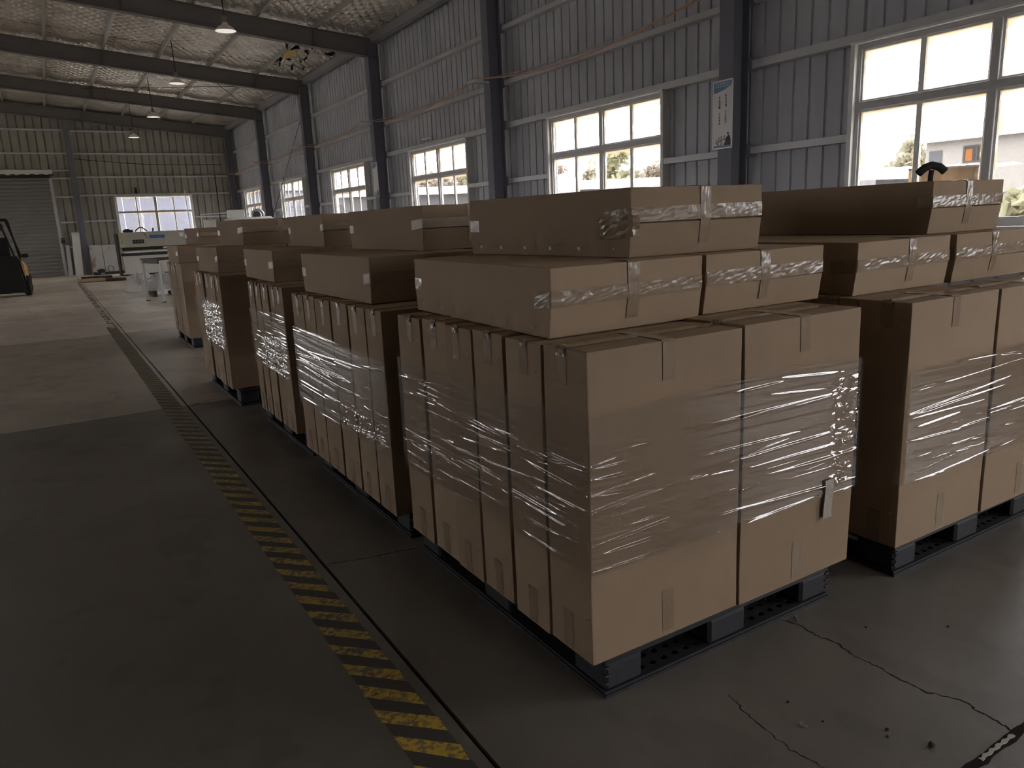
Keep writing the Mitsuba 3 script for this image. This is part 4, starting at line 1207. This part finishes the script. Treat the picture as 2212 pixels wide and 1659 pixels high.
part(k, 'coil', tube([(2.32 + .11 * math.cos(a), YF - 1.2, .25 + .12 * math.sin(a)) for a in np.linspace(-1.2, 4.3, 22)], .012, 6), 'rubber', smooth=True)
part(k, 'bracket', blob((1.95, YF - 1.15, .16), (.16, .12, .09), 5, 2, .5), 'dark_iron', smooth=True)
part(k, 'label_plate', bx(1.90, 2.05, YF - 1.262, YF - 1.25, .04, .08), 'galv')
# boards leaning beside the roller door
whole('white_board', 'tall pale board leaning on the far wall beside the wind column', 'board', hull([(.93 + dx_, YF - .62 + dy, .0) for dx_ in (0, .31) for dy in (0, .03)] + [(1.04 + dx_, YF - .40 + dy, 1.88) for dx_ in (0, .30) for dy in (0, .03)]), 'jamb_white')
whole('white_plank', 'short pale plank leaning beside the roller door rail', 'plank', hull([(.66 + dx_, YF - .55 + dy, .0) for dx_ in (0, .17) for dy in (0, .03)] + [(.74 + dx_, YF - .42 + dy, 1.36) for dx_ in (0, .14) for dy in (0, .03)]), 'galv')
k = thing('door_chain_box', 'dark chain hoist on the roller door rail', 'hoist')
part(k, 'body', bx(.60, .74, YF - .34, YF - .18, 1.42, 1.60, .02), 'dark_iron')
part(k, 'pulley', lathe([(0, 0), (.07, 0), (.08, .02), (.07, .04), (0, .04)], 14, (.66, YF - .4, 1.62)), 'dark_iron', smooth=40)
part(k, 'chain', tube([(.66, YF - .36, 1.42), (.67, YF - .36, .30)], .012, 6), 'dark_iron')
# floor boards in the aisle end
for i, (a, b, y0, y1, m, lb) in enumerate([(.80, 1.75, 32.15, 34.4, 'light_wood', 'pale worn plank sheet lying flat on the far floor'), (1.72, 2.40, 31.95, 32.25, 'old_wood', 'dark timber beam lying on the far floor'), (1.0, 2.1, 34.45, 34.75, 'old_wood', 'second dark timber lying behind the pale plank')]):
    whole('timber', lb, 'timber', bx(a, b, y0, y1, 0.0, .05 if i == 0 else .11, .008), m)

# work table with steel legs
k = thing('work_table', 'steel work table with thin legs behind the farthest stack', 'table')
part(k, 'table_top', hull([(x, y, z) for z in (1.03, 1.065) for x, y in ((1.97, 21.30), (2.24, 20.10), (4.25, 20.6), (3.98, 21.80))]), 'dark_iron')
part(k, 'apron', bar((2.00, 21.25, .99), (2.26, 20.13, .99), .03, .08), 'dark_iron')
for x, y in ((2.02, 21.17), (2.28, 20.24), (3.2, 20.45), (4.15, 20.7), (3.9, 21.7)):
    part(k, 'leg', bx(x - .028, x + .028, y - .028, y + .028, 0.02, 1.03, .004), 'galv')
    part(k, 'foot', bx(x - .045, x + .045, y - .045, y + .045, 0, .02), 'dark_iron')
part(k, 'stretcher', bar((2.28, 20.24, .30), (4.15, 20.7, .30), .04, .04), 'galv')
# wooden pallet with plastic sheeting under and behind the table
k = thing('wooden_pallet', 'dark wooden pallet on the floor under the plastic sheeting', 'pallet')
for i in range(5):
    part(k, 'deck_board', bx(2.25, 3.4, 22.3 + i * .24, 22.48 + i * .24, .34, .37, .004), 'old_wood')
for i in range(3):
    part(k, 'bearer', bx(2.27 + i * .5, 2.37 + i * .5, 22.3, 23.46, .0, .34, .006), 'old_wood')


def crumpled(cx_, cy_, rx, ry, h, seed, n=70):
    u, v = np.meshgrid(np.linspace(-1, 1, n), np.linspace(-1, 1, n), indexing='ij')
    rr = np.sqrt(u ** 2 + v ** 2)
    prof = np.clip(1 - rr ** 3, 0, 1)
    f = meshkit.fbm(np.stack([u * 3 + seed, v * 3, u * 0], -1), 5, seed)
    g = np.abs(meshkit.fbm(np.stack([u * 7 + seed, v * 7, u * 0], -1), 4, seed + 3) - .5)
    z = h * prof ** .6 * (.35 + 1.0 * f) + 1.1 * h * prof ** .3 * g + .004
    return sheet(np.stack([cx_ + u * rx, cy_ + v * ry, np.maximum(z, .004)], -1))


whole('plastic_sheeting', 'crumpled clear plastic heap on the floor left of the table legs', 'plastic sheet', crumpled(2.35, 25.7, .50, 1.2, .42, 3), 'plastic_bag', smooth=True)
m = crumpled(2.66, 22.7, .50, .75, .20, 9)
m.vertices[:, 2] += np.where(m.vertices[:, 2] > .02, .37, .18)
whole('plastic_sheeting', 'crumpled clear plastic draped over the dark wooden pallet under the table', 'plastic sheet', m, 'plastic_bag', smooth=True)

# forklift at the edge
k = thing('forklift', 'old dark forklift with yellow side seen from behind by the roller door', 'forklift')
part(k, 'counterweight', hull([(x, y, z) for x, y, z in [(-1.75, 26.7, .12), (-.70, 26.75, .12), (-1.75, 26.6, .75), (-.74, 26.65, .75), (-1.72, 26.85, 1.20), (-.80, 26.9, 1.20), (-1.75, 27.9, .12), (-.66, 27.9, .12), (-1.75, 27.9, 1.15), (-.78, 27.9, 1.15)]]), 'rubber')
part(k, 'side_panel', hull([(-.66, 26.95, .35), (-.60, 28.9, .30), (-.66, 26.95, .95), (-.62, 28.9, .85), (-.72, 26.95, 1.10), (-.70, 28.9, .95)]), 'fork_yellow', label='yellow side panel')
for y in (27.2, 28.9):
    w = part(k, 'wheel', lathe([(.10, -.09), (.24, -.10), (.30, -.06), (.30, .06), (.24, .10), (.10, .09)], 22).apply_transform(trimesh.transformations.translation_matrix((-.66, y, .30)) @ trimesh.transformations.rotation_matrix(math.pi / 2, (0, 1, 0))), 'rubber', smooth=40)
    part(w, 'hub', lathe([(0, .10), (.08, .10), (.10, .06)], 14).apply_transform(trimesh.transformations.translation_matrix((-.66, y, .30)) @ trimesh.transformations.rotation_matrix(math.pi / 2, (0, 1, 0))), 'fork_yellow', smooth=40)
for a, b in (((-.68, 26.95, 1.15), (-.92, 27.0, 2.26)), ((-.84, 26.9, 1.15), (-1.08, 26.95, 2.24)), ((-1.7, 26.95, 1.1), (-1.7, 27.0, 2.26)), ((-.75, 28.8, .95), (-.92, 28.5, 2.26))):
    part(k, 'guard_post', bar(a, b, .05, .05, (0, 1, 0)), 'rubber')
part(k, 'overhead_guard', cat([bar((-1.72, 27.0, 2.27), (-.90, 27.0, 2.27), .05, .05), bar((-1.72, 28.5, 2.27), (-.90, 28.5, 2.27), .05, .05), bar((-.92, 27.0, 2.27), (-.92, 28.5, 2.27), .05, .05), bar((-1.3, 27.0, 2.27), (-1.3, 28.5, 2.27), .04, .04)]), 'rubber')
part(k, 'seat', cat([bx(-1.5, -.95, 27.2, 27.3, 1.15, 1.75, .04), bx(-1.5, -.95, 27.2, 27.75, 1.15, 1.30, .04)]), 'rubber')
part(k, 'rear_lamp', blob((-1.05, 26.95, 2.05), (.06, .06, .10), 2, 2, .1), 'dark_iron', smooth=True)
part(k, 'rear_light', bx(-.66, -.50, 26.85, 26.95, 1.14, 1.26, .02), 'rubber')
part(k, 'steering_wheel', tube([(-1.2 + .17 * math.cos(a), 28.1 + .1 * math.sin(a), 1.62 + .12 * math.sin(a)) for a in np.linspace(0, 2 * math.pi, 20)], .016, 6), 'rubber')
whole('yellow_drum', 'yellow green drum half hidden behind the forklift', 'drum', lathe([(0, 0), (.26, 0), (.28, .03), (.26, .30), (.28, .32), (.26, .6), (.28, .62), (.26, .92), (0, .92)], 24, (-1.62, 29.6, 0)), 'lime', smooth=40)

# white machine with an air duct beyond the farthest stack
k = thing('duct_machine', 'white cabinet machine with a duct ring near the far corner', 'machine')
part(k, 'cabinet', bx(6.0, 7.55, 29.7, 30.9, 0, 2.02, .02), 'machine_white')
part(k, 'lid', hull([(5.95, 29.6, 2.02), (7.6, 29.6, 2.02), (5.95, 31, 2.02), (7.6, 31, 2.02), (6.05, 29.6, 2.12), (7.45, 29.6, 2.14), (6.05, 31, 2.12), (7.45, 31, 2.14)]), 'machine_white')
part(k, 'head_box', bx(6.02, 6.55, 29.8, 30.4, 2.12, 2.42, .02), 'machine_white')
part(k, 'duct_ring', tube([(7.05 + .20 * math.cos(a), 29.9, 2.22 + .17 * math.sin(a)) for a in np.linspace(-.5, 3.64, 20)], .05, 10), 'galv', smooth=True)
part(k, 'fan_housing', lathe([(0, -.1), (.13, -.1), (.15, 0), (.13, .1), (0, .1)], 20).apply_transform(trimesh.transformations.translation_matrix((7.0, 29.9, 2.2)) @ trimesh.transformations.rotation_matrix(math.pi / 2, (1, 0, 0))), 'dark_iron', smooth=40)
part(k, 'valve', cat([tube([(6.62, 29.9, 2.12), (6.62, 29.9, 2.26)], .03, 8), tube([(6.55, 29.9, 2.24), (6.72, 29.9, 2.24)], .025, 8)]), 'galv')
k = thing('switch_box', 'small white switch box on a thin post by the far window', 'box')
part(k, 'case', bx(5.96, 6.42, 35.0, 35.2, 1.84, 2.16, .015), 'machine_white')
part(k, 'post', bar((5.92, 35.3, 0), (5.92, 35.3, 2.42), .05, .05, (0, 1, 0)), 'galv')
part(k, 'cross_bar', bar((5.9, 35.3, 2.40), (7.1, 35.3, 2.44), .05, .05), 'galv')
for i, (a, b, lb) in enumerate([((6.05, 24.8, 0.0), (7.05, 25.6, 3.40), 'longer thin stick leaning before the fifth window'), ((6.85, 25.3, 0.0), (6.74, 25.0, 3.0), 'short thin stick crossing the longer one before the fifth window')]):
    pts = [np.array(a) + (np.array(b) - np.array(a)) * t + np.array([.10 * math.sin(math.pi * t) * (i == 0), 0, 0]) for t in np.linspace(0, 1, 12)]
    whole('thin_stick', lb, 'stick', tube(pts, .016, 6), 'galv', smooth=True)
whole('wall_lamp', 'small dark lamp on the far wall above the window', 'lamp', cat([bx(3.83, 3.93, YF - .22, YF - .14, 3.60, 3.78, .01), hull([(3.80, YF - .3, 3.52), (3.96, YF - .3, 3.52), (3.84, YF - .14, 3.62), (3.92, YF - .14, 3.62), (3.88, YF - .24, 3.50)])]), 'dark_iron')
whole('wall_pipe', 'thin white conduit in front of the far window frame', 'pipe', tube([(6.02, YF - .2, 1.0), (5.96, YF - .2, 3.62)], .022, 8), 'jamb_white')
whole('hanging_conduit', 'dark vertical conduit on the far wall near the corner', 'pipe', tube([(7.42, YF - .2, 1.0), (7.40, YF - .2, 4.3)], .02, 8), 'dark_wire')
whole('trim_strip', 'small pale strip fixed above the third window', 'bracket', bx(8.24, 8.30, 17.0, 17.5, 3.62, 3.65), 'jamb_white')

# small things on the floor
for i, (x, y, r_, lb) in enumerate([(2.375, 1.775, 0, 'bright screw lying beside the pallet at the start of the crack'), (1.865, 1.34, 1, 'short screw on the open floor before the nearest pallet')]):
    k = thing('screw', lb, 'screw')
    t = np.array([math.cos(.9 + r_), math.sin(.9 + r_), 0])
    p0 = np.array([x, y, .0045])
    part(k, 'shank', tube([p0, p0 + t * (.032 if i == 0 else .018)], .0026, 7), 'bright_steel')
    part(k, 'head', tube([p0 + t * (.032 if i == 0 else .018), p0 + t * (.037 if i == 0 else .023)], .0055, 9), 'bright_steel')
for i, (x, y, s, lb) in enumerate([(2.10, 1.07, .011, 'largest dark crumb of grit by the broken joint'), (2.06, 1.19, .006, 'dark crumb of grit, farther of a close pair'), (2.03, 1.17, .005, 'dark crumb of grit, nearer of a close pair'), (1.92, 1.46, .005, 'tiny dark crumb between the faint cracks'), (2.55, 1.59, .005, 'dark crumb beyond the crack'), (2.81, 1.41, .005, 'dark crumb alone on the pale floor'), (1.93, 1.33, .004, 'tiny crumb beside the short screw')]):
    whole('grit', lb, 'grit', blob((x, y, s * .6), (s, s * .8, s * .7), 60 + i, 2, .5), 'rubber', smooth=True)

# ================================================================ OUTSIDE
whole('ground_outside', 'pale bare ground outside the windows', None, bx(XW + .05, 160, -60, 160, -.25, -.05), 'out_ground', kind='structure')
g2 = whole('ground_yard', 'bare yard beyond the far wall', None, bx(-80, XW + .05, YF + .06, 160, -.25, -.05), 'out_ground', kind='structure')
g3 = whole('ground_left', 'bare yard on the opposite side', None, bx(-80, XL - .06, -60, YF + .06, -.25, -.05), 'out_ground', kind='structure')
g4 = whole('ground_back', 'bare yard behind the hall', None, bx(XL - .06, XW + .05, -60, YB - .06, -.25, -.05), 'out_ground', kind='structure')

k = thing('house', 'pale house with a corrugated roof and orange curtained window outside', 'house')
HX = 30.0
part(k, 'wall', bx(HX, HX + 8, 6.0, 17.5, -.1, 3.85), 'house_wall')
for i in range(38):
    y0 = 5.8 + i * .31
    part(k, 'roof_sheet', hull([(HX - .35, y0, 3.80), (HX - .35, y0 + .29, 3.80), (HX + 4, y0, 4.72), (HX + 4, y0 + .29, 4.72), (HX - .35, y0 + .145, 3.88), (HX + 4, y0 + .145, 4.80)]), 'house_roof')
w = part(k, 'window', cat([bx(HX - .05, HX, 15.07, 15.12, 3.0, 3.58), bx(HX - .05, HX, 15.98, 16.05, 3.0, 3.58), bx(HX - .05, HX, 15.07, 16.05, 3.53, 3.58), bx(HX - .05, HX, 15.07, 16.05, 2.97, 3.02), bx(HX - .05, HX, 15.53, 15.57, 3.0, 3.58)]), 'dark_iron')
part(w, 'pane', bx(HX - .02, HX - .01, 15.1, 15.55, 3.0, 3.55), 'house_glass')
part(w, 'pane', bx(HX - .02, HX - .01, 15.55, 16.0, 3.0, 3.55), 'house_glass')
part(w, 'curtain', bx(HX - .03, HX - .02, 15.72, 15.97, 3.02, 3.45), 'curtain', label='orange curtain')
part(k, 'door_panel', bx(HX - .03, HX, 16.85, 17.35, 1.4, 3.5), 'shed_wall')
k = thing('lean_to', 'low grey lean-to shed with sheet roof before the house', 'shed')
part(k, 'wall', bx(20, 24, -12, 9.6, -.1, 1.75), 'shed_wall')
for i in range(60):
    y0 = -12 + i * .36
    part(k, 'roof_sheet', hull([(19.6, y0, 1.72), (19.6, y0 + .34, 1.72), (24, y0, 2.35), (24, y0 + .34, 2.35), (19.6, y0 + .17, 1.78), (24, y0 + .17, 2.41)]), 'house_roof')
k = thing('long_shed', 'long low shed with white sheet roof and grey ribbed wall outside', 'shed')
for i in range(30):
    y0, y1 = 9.3 + i * 1.3, 10.6 + i * 1.3
    ze = lambda y: 1.81 + .0345 * y
    zq = lambda y: 2.07 + .0385 * y
    part(k, 'wall_panel', hull([(16, y0, -.1), (16, y1, -.1), (16, y0, ze(y0)), (16, y1, ze(y1)), (16.2, y0, -.1), (16.2, y1, -.1), (16.2, y0, ze(y0)), (16.2, y1, ze(y1))]), 'shed_wall')
    for q in range(3):
        a0, a1 = y0 + q * 1.3 / 3, y0 + (q + .97) * 1.3 / 3
        part(k, 'roof_sheet', hull([(15.7, a0, ze(a0) - .03), (15.7, a1, ze(a1) - .03), (15.7, (a0 + a1) / 2, ze(a0) + .05), (20, a0, zq(a0) - .03), (20, a1, zq(a1) - .03), (20, (a0 + a1) / 2, zq(a0) + .04)]), 'shed_roof')
k = thing('neighbour_building', 'blue grey sheet wall of the building beyond the far window', 'building')
for i in range(24):
    x = -4 + i * .9
    part(k, 'wall_sheet', bx(x, x + .87, 49.0, 49.1, -.1, 3.95 + .012 * i), 'blue_sheet')
part(k, 'green_panel', bx(8.3, 9.4, 48.92, 49.0, .8, 2.25), 'green_panel')
part(k, 'roof_edge', bx(-4.2, 17.8, 48.8, 49.0, 3.98, 4.18), 'shed_roof')
k = thing('plywood_crate', 'open plywood crate standing outside the near window', 'crate')


def crate_box(u0, u1, d0, d1, z0, z1, b=0.0):
    """A box in the crate's own axes: u along its front, d into its depth."""
    m = bx(u0, u1, d0, d1, z0, z1, b)
    x, y = m.vertices[:, 0].copy(), m.vertices[:, 1].copy()
    m.vertices[:, 0] = 9.669 + .488 * x + .872 * y
    m.vertices[:, 1] = 5.848 - .872 * x + .488 * y
    return m


part(k, 'back_panel', crate_box(.02, .76, .20, .22, .85, 2.03), 'crate_wood')
part(k, 'side_panel', crate_box(0, .03, 0, .22, .85, 2.04), 'crate_wood')
part(k, 'side_panel', crate_box(.73, .775, 0, .22, .85, 2.04), 'old_wood')
part(k, 'front_stile', crate_box(0, .14, -.015, .0, .85, 2.03), 'crate_wood')
part(k, 'top_edge', crate_box(-.005, .78, -.02, .225, 2.03, 2.055, .004), 'old_wood')
part(k, 'floor_panel', crate_box(0, .775, 0, .22, .80, .85), 'crate_wood')
for u in (.03, .66):
    part(k, 'leg', crate_box(u, u + .08, .05, .15, -.05, .80), 'old_wood')
k = thing('pipe_handle', 'black bent pipe handle seen before the plywood crate at the near window', 'handle')
part(k, 'rod', tube([(6.66, 3.84, .0), (6.68, 3.84, 1.86), (6.69, 3.84, 1.90)], .022, 8), 'rubber', smooth=True)
part(k, 'foot', lathe([(0, 0), (.16, 0), (.16, .012), (.05, .03), (.026, .06), (0, .06)], 20, (6.66, 3.84, 0)), 'rubber', smooth=40)
part(k, 'handle', tube([(6.59, 3.90, 1.88), (6.63, 3.87, 1.925), (6.68, 3.84, 1.945), (6.73, 3.80, 1.93), (6.77, 3.77, 1.89)], .034, 10), 'rubber', smooth=True)
whole('utility_pole', 'pale concrete utility pole before the trees outside', 'pole', lathe([(.17, 0), (.13, 6.5), (0, 6.5)], 14, (34, 43.4, -.1)), 'pole', smooth=40)


def tree(x, y, h, r, mi_, label, n=2600, seed=1):
    k = thing('tree', label, 'tree', 'trees outside the windows')
    rr = np.random.default_rng(seed)
    part(k, 'trunk', tube([(x, y, -.1), (x + .1, y, h * .35), (x, y + .1, h * .7)], [.22, .17, .06], 8), 'bark', smooth=True)
    for i in range(5):
        a = rr.random() * 6.28
        part(k, 'branch', tube([(x, y, h * (.3 + .06 * i)), (x + r * .5 * math.cos(a), y + r * .5 * math.sin(a), h * (.5 + .07 * i))], [.07, .02], 6), 'bark')
    # leaf clumps in puffs on the crown
    puffs = [(rr.normal(0, .42, 3) * np.array([r, r, h * .26]) + np.array([x, y, h * .62])) for _ in range(16)]
    v, f = [], []
    for i in range(n):
        c = puffs[i % 16] + rr.normal(0, .16, 3) * np.array([r, r, h * .28])
        a, b = rr.normal(size=3), rr.normal(size=3)
        a /= np.linalg.norm(a); b -= a * (a @ b); b /= np.linalg.norm(b)
        s = (.13 + .16 * rr.random()) * (.4 + r / 4)
        q = len(v)
        v += [c - a * s - b * s * .6, c + a * s - b * s * .4, c + a * s * .8 + b * s * .6, c - a * s * .8 + b * s * .5]
        f += [[q, q + 1, q + 2], [q, q + 2, q + 3]]
    part(k, 'foliage', trimesh.Trimesh(np.array(v), np.array(f), process=False), f'leaf_{mi_}', kind='stuff')


for i, (x, y, h, r, m_, lb) in enumerate([(41, 49.6, 6.6, 2.6, 1, 'round green tree in the middle of the second window'), (41, 45.2, 5.7, 1.6, 2, 'reddish brown tree at the near side of the second window'), (47, 60.7, 6.5, 2.5, 0, 'olive tree behind the pole in the second window'),
                                          (48, 68.5, 6.3, 2.3, 2, 'dry brown tree at the far side of the second window'), (42, 25.9, 5.1, 1.5, 0, 'dark bushy tree in the near window'), (52, 29.6, 4.7, 1.4, 0, 'small tree beside the house in the near window'),
                                          (47, 48.0, 5.0, 1.9, 2, 'low brown tree close to the second window edge'), (50, 90, 9.5, 3.5, 0, 'tree above the shed roof in the third window'), (50, 101, 9.0, 3.5, 2, 'farther tree above the shed roof in the third window'),
                                          (17.2, 7.2, 2.2, .9, 1, 'green bush below the near window view')]):
    tree(x, y, h, r, m_, lb, seed=50 + i)
